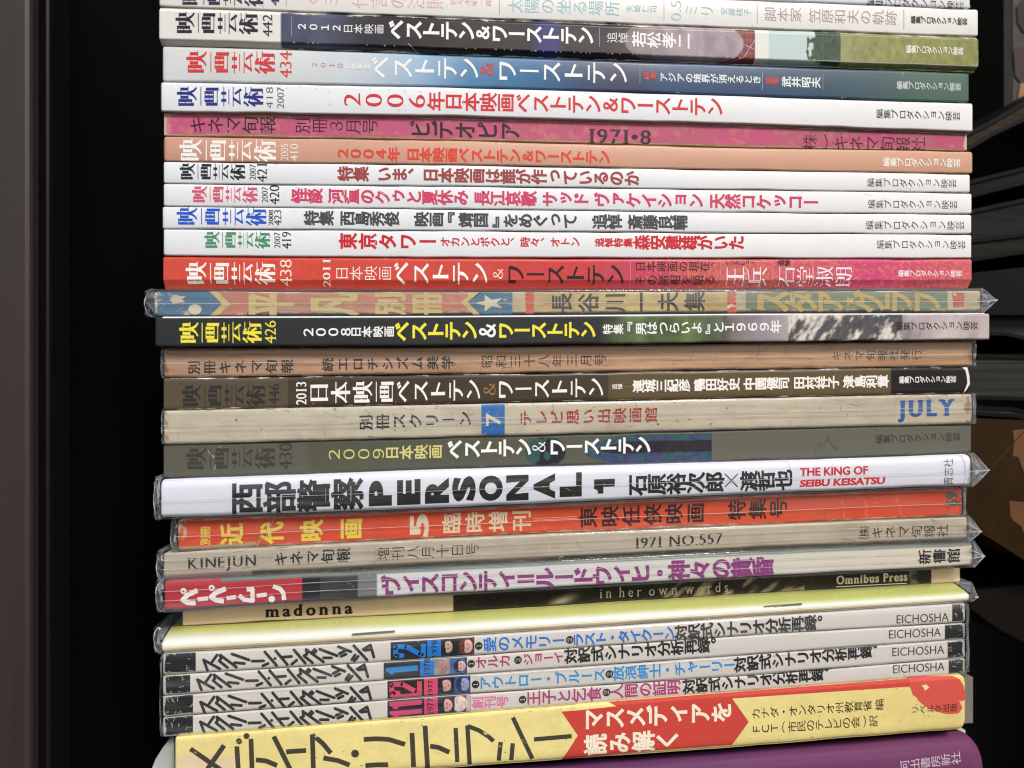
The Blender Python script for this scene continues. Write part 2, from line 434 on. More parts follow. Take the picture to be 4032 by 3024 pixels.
def sleeve(book, tip=None, left=None, seam=.55, name='plastic_sleeve', front=.45, y_up=2., parent=None, seed=0, seam2=None, top=None, bot=None, film=None):
    "clear film bag round a volume; tip = photo point of the pinched right end, left = how far it sticks out at the left"
    rnd = random.Random(seed); B = book; f = front/1000.
    top = top or B.yt; bot = bot or B.ybm
    ts = np.unique(np.r_[0, .02, .06, .12, .3, .5, .7, .88, .94, .98, 1.])
    pf = np.interp(ts, B.pt, B.pd)
    cols = []          # (px, scale towards mid line, mid y shift, extra depth)
    L = left or 6
    for k, (q, sc) in enumerate(((1., .72), (.9, .88), (.7, 1.0), (.45, .97), (.22, 1.04), (.05, 1.0))):
        cols.append((B.x0-L*q, sc, None, .004*q*q, 1.0))
    for x in np.linspace(B.x0+4, B.x1-4, 60): cols.append((x, 1., None, 0., 0.))
    if tip:
        for q in (.05, .2, .4, .6, .8, .93, 1.):
            cols.append((B.x1+(tip[0]-B.x1)*q, 1-q if q < 1 else .03, (tip[1], q), .006*q, .8))
    else:
        for q in (.2, .6, 1.): cols.append((B.x1+14*q, 1-.06*q, None, .002*q, .8))
    V = []
    for (x, sc, ty, dx, jit) in cols:
        xx = min(max(x, B.x0), B.x1); a, b = top(xx)-y_up, bot(xx)+y_up; mid = (a+b)/2
        if ty: mid = mid*(1-ty[1])+ty[0]*ty[1]
        for t, d in zip(ts, pf):
            y = mid+(a+(b-a)*t-(a+b)/2)*sc
            j = jit*rnd.uniform(-1, 1)
            crease = (.0016*(1 if abs(t-.5) > .25 else -1)*rnd.random())*jit
            V.append(at(x+j*2.5, y+j*3.0*sc, B.yb+d-f+dx+crease) if jit else B.point(x, y, d-f))
    n, m = len(cols), len(ts); back = B.yb+.14
    Fc = [(i*m+j, i*m+j+1, (i+1)*m+j+1, (i+1)*m+j) for i in range(n-1) for j in range(m-1)]
    for j in (0, m-1):
        k = len(V)
        for i in range(n): p = V[i*m+j].copy(); p[1] = back; V.append(p)
        Fc += [(i*m+j, (i+1)*m+j, k+i+1, k+i) for i in range(n-1)]
    o = mesh_obj(name, V, Fc, film or FILM, parent or B.root, True)
    o.data.materials.append(FILM_WILD)
    for p in o.data.polygons:
        c = np.mean([V[i][0] for i in p.vertices]); 
        if c < at(B.x0+2, 1512, B.yb)[0] or c > at(B.x1-2, 1512, B.yb)[0]: p.material_index = 1; p.use_smooth = False
    # welded seam along the film
    for sm in ([seam] if seam else [])+([seam2] if seam2 else []):
        S = []
        xs = np.r_[np.linspace(B.x0-L*.3, B.x1, 90), ([(B.x1+tip[0])/2, tip[0]-3] if tip else [])]
        for x in xs:
            xx = min(max(x, B.x0), B.x1); yy = top(xx)+(bot(xx)-top(xx))*(sm+.03*(noise2(x/420., 3.3+seed, 5)-.5))
            if tip and x > B.x1: yy += (tip[1]-yy)*(x-B.x1)/(tip[0]-B.x1)
            d = np.interp(sm, B.pt, B.pd)-f-.0003
            hw = (.55+.5*noise2(x/60., seed, 8)) if x < B.x1+2 else 1.6
            S += [at(x, yy-hw, B.yb+d), at(x, yy+hw, B.yb+d)]
        mesh_obj('film_seam', S, [(2*i, 2*i+1, 2*i+3, 2*i+2) for i in range(len(xs)-1)], SEAM, o)
    # edges and folds of the bag, their glint painted in as whitish strips
    def strip(pts, wd, nm='film_edge_glint'):
        S = []
        for i, (x, y, d) in enumerate(pts):
            q = pts[min(i+1, len(pts)-1)]; p = pts[max(i-1, 0)]; dx, dy = q[0]-p[0], q[1]-p[1]; l = max(1e-6, math.hypot(dx, dy)); nx_, ny_ = -dy/l*wd, dx/l*wd
            k = .4+1.2*rnd.random(); S += [at(x+nx_*k, y+ny_*k, B.yb+d), at(x-nx_*k, y-ny_*k, B.yb+d)]
        mesh_obj(nm, S, [(2*i, 2*i+1, 2*i+3, 2*i+2) for i in range(len(pts)-1)], EDGE, o)
    if left:
        a, b = top(B.x0)-y_up, bot(B.x0)+y_up; h = b-a
        strip([(B.x0-L*(.25+.75*math.sin(math.pi*q)**.5)+rnd.uniform(-2, 2), a+h*(.02+.96*q), .002) for q in np.linspace(0, 1, 9)], 1.1)
        for q in (.3, .72): strip([(B.x0-L*.9, a+h*(q+.05), .0018), (B.x0-L*.5, a+h*q, .0008), (B.x0-2, a+h*(q-.04), -.0003)], .9)
    if tip:
        a, b = top(B.x1)-y_up, bot(B.x1)+y_up
        for y0 in (a, b): strip([(B.x1+2, y0, 0), (B.x1+(tip[0]-B.x1)*.35, y0+(tip[1]-y0)*.28, .001), (tip[0]-2, tip[1], .003)], .7)
        strip([(B.x1+(tip[0]-B.x1)*.15, a+(b-a)*.25, -.0004), (B.x1+(tip[0]-B.x1)*.5, (a+b)/2, .001)], .9)
        strip([(tip[0]-14, tip[1], .0022), (tip[0]+1, tip[1]-1, .003)], 2.2)
    return o

def scuffs(b, n, rgb, seed, ln=(5, 22), wd=1.0, name='stain', x=(.02,.98), t=(.06,.94)):
    "short scratches, creases and rubbed spots on one spine"
    rd = random.Random(seed); s = Letters()
    for _ in range(n):
        px = b.x0+(b.x1-b.x0)*rd.uniform(*x); tq = rd.choice([rd.uniform(*t), t[0] if rd.random() < .5 else t[1]])
        py = float(b.yt(px)+(b.ybm(px)-b.yt(px))*tq); l = rd.uniform(*ln); a = rd.uniform(-.5, .5) if rd.random() < .65 else rd.uniform(1.1, 1.9)
        p = [(px, py)]
        for k in range(3):
            p.append((p[-1][0]+l/3*math.cos(a), p[-1][1]+l/3*math.sin(a))); a += rd.uniform(-.5, .5)
        lo, hi = float(b.yt(px))+3, float(b.ybm(px))-3
        p = [(x_, min(max(y_, lo), hi)) for x_, y_ in p]
        if all(math.hypot(p[i+1][0]-p[i][0], p[i+1][1]-p[i][1]) > .2 for i in range(3)): s.stroke(p, wd*rd.uniform(.5, 1.3))
    if s.v: s.put(b, name, rgb, lift=.00007)  # scuff and scratch marks as one part
PUB = '編集プロダクション映芸'
T = lambda: Letters()
BOOKS = []
_init = Book.__init__
def _reg(s, *a, **k):
    _init(s, *a, **k); BOOKS.append(s)
Book.__init__ = _reg
LN = {
 'a': [(600,-230),(3860,-78)], 0: [(600,-93),(3860,38)], 1: [(600,27),(3860,147)], 2: [(600,180),(1102,194),(2411,239),(3860,288)],
 3: [(600,323),(1760,343),(2960,380),(3860,408)], 4: [(600,441),(1760,458),(2960,491),(3860,522)], 5: [(600,537),(1760,553),(2960,583),(3860,596)],
 6: [(600,636),(1760,650),(2960,671),(3860,686)], 7: [(600,723),(1760,734),(2960,748),(3860,761)], 8: [(600,813),(1760,824),(2960,837),(3860,844)],
 9: [(600,902),(1760,909),(2960,919),(3860,923)], 10: [(600,1008),(1760,1016),(3860,1019)], 11: [(600,1141),(1760,1142),(3860,1137)],
 12: [(600,1246),(1760,1243),(2960,1234),(3900,1232)], 13: [(600,1369),(1760,1364),(2960,1349),(3900,1339)], 14: [(600,1489),(1760,1475),(2960,1455),(3860,1443)],
 15: [(600,1616),(1760,1591),(2960,1565),(3860,1548)], 16: [(600,1753),(1760,1723),(2960,1691),(3860,1670)], 17: [(600,1883),(1760,1843),(2960,1812),(3860,1782)],
 18: [(600,2043),(1760,2002),(2960,1947),(3860,1913)], 19: [(600,2176),(1760,2118),(2960,2068),(3860,2029)], 20: [(600,2287),(1760,2229),(2960,2169),(3860,2131)],
 21: [(600,2411),(1189,2370),(1760,2340),(2960,2274),(3860,2229)], 22: [(600,2470),(1760,2409),(2960,2337),(3860,2288)], 23: [(600,2574),(1760,2507),(2960,2427),(3860,2367)],
 24: [(600,2660),(1600,2600),(2960,2500),(3860,2447)], 25: [(600,2742),(1760,2661),(2960,2577),(3860,2512)], 26: [(600,2826),(1760,2737),(2960,2658),(3860,2585)],
 27: [(600,2904),(1760,2811),(2960,2718),(3860,2648)], 28: [(600,3111),(1760,3024),(2832,2948),(3860,2865)], 29: [(600,3420),(3900,3190)]}
PALE = (226,226,222)
def vr(b, name, text, p0, p1, h, rgb, style='reg', **k):
    kk = {q: k.pop(q) for q in ('fill','sp') if q in k}
    return T().vrun(text, p0, p1, h/1.8433, style, **kk).put(b, name, rgb, **k)
def rb(b, name, text, reg, x0, y0, x1, y1, rgb, style='serif', **k):
    a = P(reg, x0, y0); c = P(reg, x1, y1); sl = (b.yt(a[0]+60)-b.yt(a[0]-60))/120
    return T().rbox(text, a[0], a[1], c[0], c[1], style, sl).put(b, name, rgb, **k)
def rule(b, reg, x, y0, y1, rgb, wd=1.6):
    a = P(reg, x, y0); c = P(reg, x, y1)
    T().stroke([a, c], wd).put(b, 'rule_line', rgb)
# ---- topmost white magazines
M = lambda i, **k: print_mat('spine_print', seed=i, **k)
WHITE = [(600,(222,221,216)),(1700,(226,226,223)),(3860,(232,231,226))]
b = Book('magazine', 'topmost magazine of the pile, white spine mostly cut off by the picture edge', 'magazine', (616,3824), LN['a'], LN[0], WHITE, 0, mat=M(0))
vr(b, 'publisher_lettering', PUB, P('C',1070,8), P('C',1775,45), 68, (25,25,28), 'mincho')
b.panel('blue_band', 640, 3820, (190,206,218), .88, .95)
b = Book('magazine', 'white magazine with thin pale pink, blue and mauve spine titles divided by hairlines', 'magazine', (623,3856), LN[0], LN[1], WHITE, -.5, mat=M(1))
vr(b, 'title_lettering', '映画芸術', P('A',280,-38), P('A',885,-30), 140, (52,38,62), 'title')
rb(b, 'issue_number', '453', 'A', 935, -120, 995, 42, (60,50,70), 'serif')
rule(b, 'A', 1045, -120, 50, (90,80,90))
vr(b, 'headline_lettering', 'くミ 代言の注則', P('A',1180,-8), P('A',2190,12), 105, (226,170,172), 'light', worn=.0)
vr(b, 'author_lettering', '佐々木昭一郎', P('B',25,8), P('B',325,15), 55, (226,165,165), 'light')
rule(b, 'B', 380, -30, 105, (120,115,112))
vr(b, 'headline_lettering', '太陽の坐る場所', P('B',445,35), P('B',1255,62), 105, (150,195,205), 'light')
vr(b, 'author_lettering', '矢崎仁司', P('B',1300,58), P('B',1525,66), 50, (150,195,205), 'light')
rule(b, 'B', 1575, -10, 150, (120,115,112))
rb(b, 'headline_lettering', '0.5', 'B', 1628, 5, 1700, 148, (150,195,205), 'thin')
vr(b, 'headline_lettering', 'ミリ', P('B',1725,68), P('B',1940,80), 85, (150,195,205), 'light')
vr(b, 'author_lettering', '安藤桃子', P('C',10,78), P('C',230,92), 55, (150,195,205), 'light')
rule(b, 'C', 275, 20, 175, (110,105,102))
vr(b, 'headline_lettering', '脚本家 笠原和夫の軌跡', P('C',330,100), P('C',1290,132), 100, (168,150,150), 'light')
rule(b, 'C', 1340, 65, 215, (110,105,102))
vr(b, 'publisher_lettering', PUB, P('C',1390,142), P('C',1800,158), 52, (58,40,34), 'bold')
# ---- 442: photograph of a face, gingham and a meadow
bevel = [(0,.8),(.03,.3),(.08,0),(.79,0),(.82,.1),(.90,.7),(1.,1.7)]
k = lambda reg, x: P(reg, x, 0)[0]
keys = [(600,(222,221,216)),(k('A',1003),(224,223,218)),(k('A',1007),(70,74,98)),(k('A',1300),(80,84,108)),(k('A',1560),(46,46,58)),(k('A',1800),(26,24,28)),(k('B',0),(38,33,30)),(k('B',600),(28,26,32)),(k('B',680),(36,40,100)),(k('B',780),(40,44,112)),(k('B',850),(30,28,36)),(k('B',1200),(44,38,42)),(k('B',1290),(60,48,50)),(k('B',2160),(92,60,56)),(k('B',2200),(104,32,34)),(k('C',255),(110,34,36)),(k('C',262),(225,226,220)),(k('C',356),(224,225,219)),(k('C',362),(188,208,210)),(k('C',690),(190,208,206)),(k('C',880),(140,142,92)),(k('C',1300),(138,140,78)),(3860,(128,132,72))]
def x442(X, t, c):
    c = c.copy(); y = t
    # face: an ellipse of pale mauve
    u = (X-P('B',1720,0)[0])/235.; v = (y-.42)/.72
    m_ = u*u+v*v < 1; c[m_] = lin((156,142,150))*(.6+.8*fbm(X[m_]/40, y*2, 3))[:,None]*(1.0-.35*np.clip(-u[m_], 0, 1))[:,None]
    gx = (X > k('B',2000)) & (X < k('C',262)) & (u*u+v*v >= 1) & (X > k('B',2050))
    chk = .45+.55*((np.floor(X/8) % 2)+(math.floor(y*11) % 2))
    c[gx] = (lin((128,44,46))[None]*chk[:,None])[gx]+.02
    tr = (X > k('C',660)-40*noise2(X/8, y*6, 4)+30*abs(y-.45)*0) & (X < k('C',880)) & (y < .95)
    dd = (X-k('C',660))/120.+.5*(noise2(X/10., y*5, 8)-.5)
    tr = tr & (dd > .25*abs(y-.3)*2.2-.1)
    c[tr] = lin((52,74,52))*(.6+.9*noise2(X[tr]/7, y*8, 2))[:,None]
    g = X > k('C',880)
    c[g] = c[g]*(.45+.7*fbm(X[g]/16, y*5, 11)+.5*fbm((X[g]+60*y)/5, y*3, 12))[:,None]
    dk = (X > k('A',1010)) & (X < k('B',1250))
    c[dk] = c[dk]*(.7+.7*fbm(X[dk]/60, y*2, 15))[:,None]
    cr = np.abs(y-.82) < .025
    if cr:
        q = (X > k('C',600)) | (noise2(X/6., 1., 9) > .86); q &= X > k('A',1007)
        c[q] = lin((222,222,214))
    return c
b = Book('magazine', 'thick magazine with a dark photograph and a green meadow printed on its spine', 'magazine', (623,3858), LN[1], LN[2], keys, -1.2, bevel, M(2, wear=.5), 900, rcl=6, extra=x442, rows=34)
vr(b, 'title_lettering', '映画芸術', P('A',240,165), P('A',845,170), 145, (34,32,44), 'title')
rb(b, 'issue_number', '442', 'A', 875, 105, 945, 265, (34,32,44), 'serifthin')
rule(b, 'A', 1085, 115, 262, (170,172,185))
vr(b, 'year_lettering', '２０１２', P('A',1120,190), P('A',1450,205), 62, (235,235,235), 'bold', fill=.85)
vr(b, 'headline_lettering', '日本映画', P('A',1460,207), P('A',1755,212), 66, (235,235,235), 'reg')
vr(b, 'headline_lettering', 'ベストテン', P('A',1785,213), P('B',200,228), 128, (240,240,238), 'heavy', fill=1.08)
vr(b, 'headline_lettering', '＆', P('B',205,238), P('B',315,240), 120, (240,240,238), 'heavy')
vr(b, 'headline_lettering', 'ワーストテン', P('B',322,242), P('B',1065,262), 122, (240,240,238), 'heavy', fill=1.05)
rule(b, 'B', 1105, 200, 340, (180,180,180))
vr(b, 'headline_lettering', '追悼', P('B',1160,272), P('B',1318,275), 72, (225,225,222), 'reg')
vr(b, 'name_lettering', '若松孝二', P('B',1345,283), P('B',1770,300), 106, (238,238,236), 'bold')
vr(b, 'publisher_lettering', PUB, P('C',1355,356), P('C',1770,372), 56, (235,236,226), 'bold')
for p in ([P('B',1930,205), P('C',255,360)], [P('C',262,285), P('C',175,420), P('C',45,468)], [P('A',1930,315), P('A',2005,388)]):
    T().stroke(p, 1.8).put(b, 'scratch', (205,195,195))
# ---- 434: pale grey to sky blue to dusk green
keys = [(600,(208,212,212)),(k('A',1100),(208,213,214)),(k('A',1600),(196,208,218)),(k('B',-200),(150,182,212)),(k('B',150),(88,136,178)),(k('B',650),(58,108,152)),(k('B',1000),(62,80,114)),(k('B',1250),(66,70,98)),(k('B',1600),(56,84,118)),(k('C',100),(58,78,114)),(k('C',700),(56,84,106)),(k('C',1100),(66,90,98)),(k('C',1500),(78,104,92)),(3860,(76,104,88))]
b = Book('magazine', 'magazine with spine fading from pale grey through sky blue to dusky green', 'magazine', (637,3820), LN[2], LN[3], keys, 0, mat=M(3, stain=.03, wear=.22),
         extra=lambda X, t, c: c*(.93+.14*fbm(X/90, t*2, 21))[:,None])
vr(b, 'title_lettering', '映画芸術', P('A',318,450), P('A',970,455), 148, (206,52,52), 'title')
rb(b, 'issue_number', '434', 'A', 1000, 370, 1085, 565, (206,62,60), 'serifthin')
vr(b, 'year_lettering', '２０１０', P('A',1225,470), P('A',1465,475), 46, (190,70,70), 'thin', fill=.8)
vr(b, 'headline_lettering', '日本映画', P('A',1465,478), P('A',1652,485), 42, (232,236,236), 'bold')
vr(b, 'headline_lettering', 'ベストテン', P('A',1655,487), P('B',235,502), 150, (234,238,232), 'brush', fill=1.05)
vr(b, 'headline_lettering', '＆', P('B',228,500), P('B',350,502), 120, (186,70,62), 'brush')
vr(b, 'headline_lettering', 'ワーストテン', P('B',360,512), P('B',1318,535), 150, (238,240,238), 'brush', fill=.98)
rule(b, 'B', 1400, 490, 605, (170,180,195))
vr(b, 'headline_lettering', '特集', P('B',1428,548), P('B',1520,550), 46, (200,60,52), 'heavy')
vr(b, 'headline_lettering', 'アジアの境界が消えるとき', P('B',1545,560), P('C',300,580), 64, (225,230,234), 'bold')
rule(b, 'C', 312, 525, 655, (170,180,195))
vr(b, 'headline_lettering', '追悼', P('C',335,585), P('C',430,588), 46, (205,62,52), 'heavy')
vr(b, 'name_lettering', '武井昭夫', P('C',455,592), P('C',735,600), 72, (232,236,236), 'bold')
rule(b, 'C', 752, 540, 655, (160,172,185))
vr(b, 'publisher_lettering', PUB, P('C',1288,618), P('C',1752,632), 56, (196,206,202), 'bold')
# ---- 418 white with red headline
W2 = [(600,(224,228,232)),(1900,(228,231,235)),(3860,(234,234,234))]
b = Book('magazine', 'white magazine with navy title and large red headline starting with 2006', 'magazine', (630,3835), LN[3], LN[4], W2, -.4, mat=M(4))
vr(b, 'title_lettering', '映画芸術', P('A',250,700), P('A',885,702), 132, (34,42,130), 'title')
rb(b, 'issue_number', '418', 'A', 900, 632, 950, 785, (85,88,98), 'thin')
rb(b, 'year_lettering', '2007', 'A', 980, 632, 1030, 785, (95,98,105), 'serifthin')
for q, ch in enumerate('2006'):
    x = 1465+q*156; rb(b, 'year_lettering', ch, 'A', x, 676+q*4, x+120, 768+q*4, (206,36,48), 'mincho')
vr(b, 'headline_lettering', '年日本映画ベストテン＆ワーストテン', P('A',2075,733), P('B',2005,778), 128, (206,36,48), 'bold', fill=1.05)
vr(b, 'publisher_lettering', PUB, P('C',1138,825), P('C',1748,843), 66, (30,30,34), 'reg')
T().stroke([P('A',1890,640), P('A',1945,700), P('A',1900,745), P('A',1935,820)], 2).put(b, 'crease_line', (245,247,250))
# ---- pink
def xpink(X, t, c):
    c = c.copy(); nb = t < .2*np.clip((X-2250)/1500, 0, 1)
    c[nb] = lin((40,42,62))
    ed = (t > .93-.05*noise2(X/14., 2, 31)); c[ed] = lin((150,128,88))
    le = (X < 662+14*noise2(X, t*9, 32)); c[le] = lin((196,120,140))
    pale = np.clip((fbm(X/30., t*4, 33, 4)-.55)*5, 0, 1)[:,None]*.3
    c = c*(1-pale)+lin((205,150,120))*pale
    return c
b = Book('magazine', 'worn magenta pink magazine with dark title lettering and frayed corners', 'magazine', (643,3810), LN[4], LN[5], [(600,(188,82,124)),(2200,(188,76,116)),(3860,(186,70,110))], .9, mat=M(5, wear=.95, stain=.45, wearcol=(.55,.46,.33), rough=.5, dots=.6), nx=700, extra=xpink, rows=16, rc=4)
DK = (48,22,36)
vr(b, 'title_lettering', 'キネマ旬報', P('A',348,905), P('A',972,908), 118, DK, 'reg', worn=.35, under=(.45,.12,.22))
vr(b, 'headline_lettering', '別冊８月号', P('A',1110,910), P('A',1712,918), 108, DK, 'light', worn=.35, under=(.45,.12,.22))
vr(b, 'headline_lettering', 'ビデオピア', P('A',1945,935), P('B',535,955), 116, (42,20,34), 'bold', worn=.3, under=(.45,.12,.22))
T().hrun('1971•8', P('B',1032,1036), P('B',1480,1048), 102/1.8433, 'serif', track=.11).put(b, 'year_lettering', (44,22,34), worn=.3, under=(.45,.12,.22))
vr(b, 'publisher_lettering', '株）キネマ旬報社', P('C',608,1030), P('C',1500,1055), 112, DK, 'light', worn=.3, under=(.45,.12,.22))
# ---- salmon
b = Book('magazine', 'salmon brown magazine with white title and orange red headline', 'magazine', (641,3835), LN[5], LN[6], [(600,(200,152,132)),(1900,(208,160,138)),(3860,(208,160,132))], 0, mat=M(6, stain=.12), rc=12)
vr(b, 'title_lettering', '映画芸術', P('A2',268,76), P('A2',978,82), 148, (240,236,230), 'title')
rb(b, 'year_lettering', '2005', 'A2', 1005, 30, 1060, 150, (238,222,210), 'serifthin')
rb(b, 'issue_number', '410', 'A2', 1075, 30, 1130, 155, (238,222,210), 'serifthin')
vr(b, 'headline_lettering', '２００４年 日本映画ベストテン＆ワーストテン', P('A2',1415,98), P('B2',1185,128), 96, (216,64,46), 'heavy', fill=1.02)
vr(b, 'publisher_lettering', PUB, P('C2',1188,162), P('C2',1748,170), 62, (244,236,226), 'bold')
# ---- four slim white ones
b = Book('magazine', 'slim white magazine with black title and brownish red headline', 'magazine', (641,3823), LN[6], LN[7], W2, 0, mat=M(7), rc=7)
vr(b, 'title_lettering', '映画芸術', P('A2',272,230), P('A2',752,233), 112, (30,32,42), 'title')
rb(b, 'year_lettering', '2007', 'A2', 780, 178, 825, 290, (40,40,46), 'serifthin')
rb(b, 'issue_number', '421', 'A2', 835, 172, 905, 308, (32,32,38), 'serifthin')
vr(b, 'headline_lettering', '特集 いま、日本映画は誰が作っているのか', P('A2',1425,245), P('B2',1395,282), 98, (152,62,58), 'heavy', fill=1.05)
vr(b, 'publisher_lettering', PUB, P('C2',1072,310), P('C2',1722,318), 62, (35,35,38), 'light')
b = Book('magazine', 'slim white magazine with pink title and long raspberry headline', 'magazine', (641,3830), LN[7], LN[8], W2, 0, mat=M(8), rc=7)
vr(b, 'title_lettering', '映画芸術', P('A2',360,395), P('A2',842,398), 112, (208,84,116), 'title')
rb(b, 'year_lettering', '2007', 'A2', 868, 342, 912, 455, (45,45,52), 'serifthin')
rb(b, 'issue_number', '420', 'A2', 925, 330, 995, 470, (38,38,46), 'serifthin')
vr(b, 'headline_lettering', '怪談 河童のクゥと夏休み 長江哀歌 サッド ヴァケイション 天然コケッコー', P('A2',1088,405), P('C2',718,456), 98, (204,60,98), 'heavy', sp=.35, fill=1.05)
vr(b, 'publisher_lettering', PUB, P('C2',1078,467), P('C2',1728,472), 62, (35,35,38), 'light')
b = Book('magazine', 'slim white magazine with blue title and charcoal headline', 'magazine', (637,3829), LN[8], LN[9], W2, 0, mat=M(9), rc=7)
vr(b, 'title_lettering', '映画芸術', P('A2',248,555), P('A2',908,560), 118, (24,84,196), 'title')
rb(b, 'year_lettering', '2008', 'A2', 918, 510, 952, 620, (40,40,46), 'serif')
rb(b, 'issue_number', '423', 'A2', 958, 510, 1010, 622, (45,45,50), 'serifthin')
vr(b, 'headline_lettering', '特集 西島秀俊　映画『靖国』をめぐって　追悼 斎藤良輔', P('A2',1180,567), P('B2',1742,602), 98, (66,68,72), 'heavy', sp=.4, fill=1.05)
vr(b, 'publisher_lettering', PUB, P('C2',1062,620), P('C2',1778,622), 62, (45,45,48), 'light')
b = Book('magazine', 'white magazine with green title and crimson headline, just above the red spine', 'magazine', (641,3829), LN[9], LN[10], W2, 0, mat=M(10), rc=7)
vr(b, 'title_lettering', '映画芸術', P('A2',450,726), P('A2',932,728), 114, (66,140,100), 'title')
rb(b, 'year_lettering', '2007', 'A2', 958, 672, 1003, 785, (45,45,50), 'serifthin')
rb(b, 'issue_number', '419', 'A2', 1015, 668, 1082, 792, (38,38,44), 'serifthin')
vr(b, 'headline_lettering', '東京タワー', P('A2',1428,735), P('A2',2140,740), 108, (196,28,42), 'heavy', fill=.95)
vr(b, 'headline_lettering', 'オカンとボクと、時々、オトン', P('A2',2165,741), P('B2',965,743), 68, (200,40,55), 'bold', fill=1.05)
vr(b, 'headline_lettering', '追悼特集', P('B2',1075,745), P('B2',1348,747), 60, (200,40,52), 'heavy')
vr(b, 'headline_lettering', '森安建雄がいた', P('B2',1362,745), P('B2',2155,748), 96, (198,30,44), 'heavy', fill=1.08)
vr(b, 'publisher_lettering', PUB, P('C2',1142,760), P('C2',1788,763), 62, (32,32,35), 'light')
# ---- 438 red to magenta with gold specks
def x438(X, t, c):
    c = c.copy(); q = fbm(X/7., t*16, 41)
    w_ = np.clip((X-k('B',1350))/500, 0, 1)*(1-.85*np.exp(-((X-k('C',1130))/160.)**2))
    s = (q > .62-.12*w_) & (w_ > .05)
    c[s] = c[s]*.62+lin((222,146,78))*.38
    c *= (.88+.24*fbm(X/9., t*12, 44))[:,None]
    return c
b = Book('magazine', 'red spined magazine turning magenta with gold speckle towards its right end', 'magazine', (640,3829), LN[10], LN[11], [(600,(206,76,60)),(k('B',0),(204,70,58)),(k('B',1000),(198,62,66)),(k('B',1500),(190,66,96)),(k('C',0),(196,86,100)),(k('C',500),(198,80,104)),(k('C',1100),(204,62,118)),(3860,(206,86,104))], .2,
         [(0,.8),(.02,.3),(.06,.05),(.11,0),(.70,0),(.73,.12),(.98,1.5),(1,1.8)], M(11, stain=.05, wear=.2), nx=700, extra=x438, rows=26, rc=4)
vr(b, 'title_lettering', '映画芸術', P('A2',314,970), P('A2',972,970), 152, (240,234,228), 'title')
rb(b, 'issue_number', '438', 'A2', 1000, 870, 1085, 1065, (244,214,200), 'serifthin')
rb(b, 'year_lettering', '2011', 'A2', 1312, 868, 1365, 1070, (244,226,214), 'serif')
vr(b, 'headline_lettering', '日本映画', P('A2',1402,970), P('A2',1812,970), 102, (244,226,216), 'light')
vr(b, 'headline_lettering', 'ベストテン', P('A2',1815,970), P('B2',305,975), 160, (244,240,234), 'brush', fill=.98)
vr(b, 'headline_lettering', '＆', P('B2',325,975), P('B2',415,975), 100, (246,218,206), 'mincho')
vr(b, 'headline_lettering', 'ワーストテン', P('B2',430,978), P('B2',1292,982), 145, (30,18,20), 'brush', fill=1.02)
rule(b, 'B2', 1330, 870, 1075, (225,150,140))
vr(b, 'headline_lettering', '日本映画の現在、', P('B2',1368,920), P('B2',1985,920), 72, (58,22,34), 'reg')
vr(b, 'headline_lettering', 'その諸相を語る', P('B2',1368,1020), P('B2',1948,1020), 72, (52,20,34), 'reg')
rule(b, 'B2', 1985, 870, 1075, (220,140,150))
vr(b, 'note_lettering', 'インタビュー', P('C2',42,896), P('C2',258,892), 38, (50,18,28), 'reg')
vr(b, 'name_lettering', '王兵', P('C2',42,992), P('C2',352,995), 132, (240,222,226), 'title')
rb(b, 'note_lettering', 'ワンビン', 'C2', 168, 920, 202, 1052, (240,222,226), 'reg')
rule(b, 'C2', 385, 870, 1075, (220,150,140))
vr(b, 'note_lettering', '追悼', P('C2',424,895), P('C2',518,895), 42, (50,18,28), 'bold')
vr(b, 'name_lettering', '石堂淑朗', P('C2',424,992), P('C2',968,995), 145, (240,222,228), 'mincho')
vr(b, 'publisher_lettering', PUB, P('C2',1298,970), P('C2',1758,972), 46, (244,226,226), 'bold')
# ---- old star album in a film bag
def xhei(X, t, c):
    c = c.copy(); q = fbm(X/30., t*4, 51)
    c = (c*.82+lin((190,176,150))*.18)*(.80+.4*q)[:,None]
    le = (X < 640) & (fbm(X/9., t*6, 52) > .5); c[le] = lin((206,198,180))
    lo = (t > .9) & (fbm(X/22., t, 53) > .58); c[lo] = lin((206,190,168))
    return c
keys = [(600,(60,112,150)),(k('A3',480),(44,104,148)),(k('A3',640),(44,104,148)),(k('A3',640)+1,(196,112,90)),(k('B3',150),(196,110,92)),(k('B3',150)+1,(200,186,160)),(k('B3',632),(202,188,160)),(k('B3',633),(196,170,104)),(k('B3',1300),(202,178,112)),(k('B3',2034),(194,166,98)),(k('B3',2036),(206,192,166)),(k('B3',2164),(206,192,166)),(k('B3',2166),(72,120,98)),(k('C3',1655),(78,122,100)),(k('C3',1657),(204,190,160)),(3860,(196,182,150))]
AGED = M(12, stain=.4, fibre=.28, wear=.5, rough=.45, dots=.7)
b = Book('magazine', 'old film star album with faded blue, salmon, tan and green spine, sealed in clear film', 'magazine', (606,3862), LN[11], LN[12], keys, -1.6, mat=AGED, nx=700, extra=xhei, rows=16, gap=8, rc=3)
YE = (200,184,122)
def pp(reg, *q): return [P(reg, x, y) for x, y in q]
b_ = T().poly(pp('A3',(490,88),(545,88),(645,182),(540,266),(490,266),(580,178))); b_.put(b, 'yellow_chevron', YE, worn=.3)
T().poly(pp('A3',(110,90),(490,90),(580,178),(490,266),(110,266))).put(b, 'blue_panel', (62,110,146), lift=.00002, worn=.55, under=(.52,.5,.45))
T().poly(pp('A3',(545,88),(760,88),(760,266),(540,266),(645,180))).put(b, 'salmon_panel', (188,118,100), lift=.00002, worn=.2)
T().disc(*P('A3',383,218), 26, 20).put(b, 'white_dot', (214,204,186), lift=.00007)
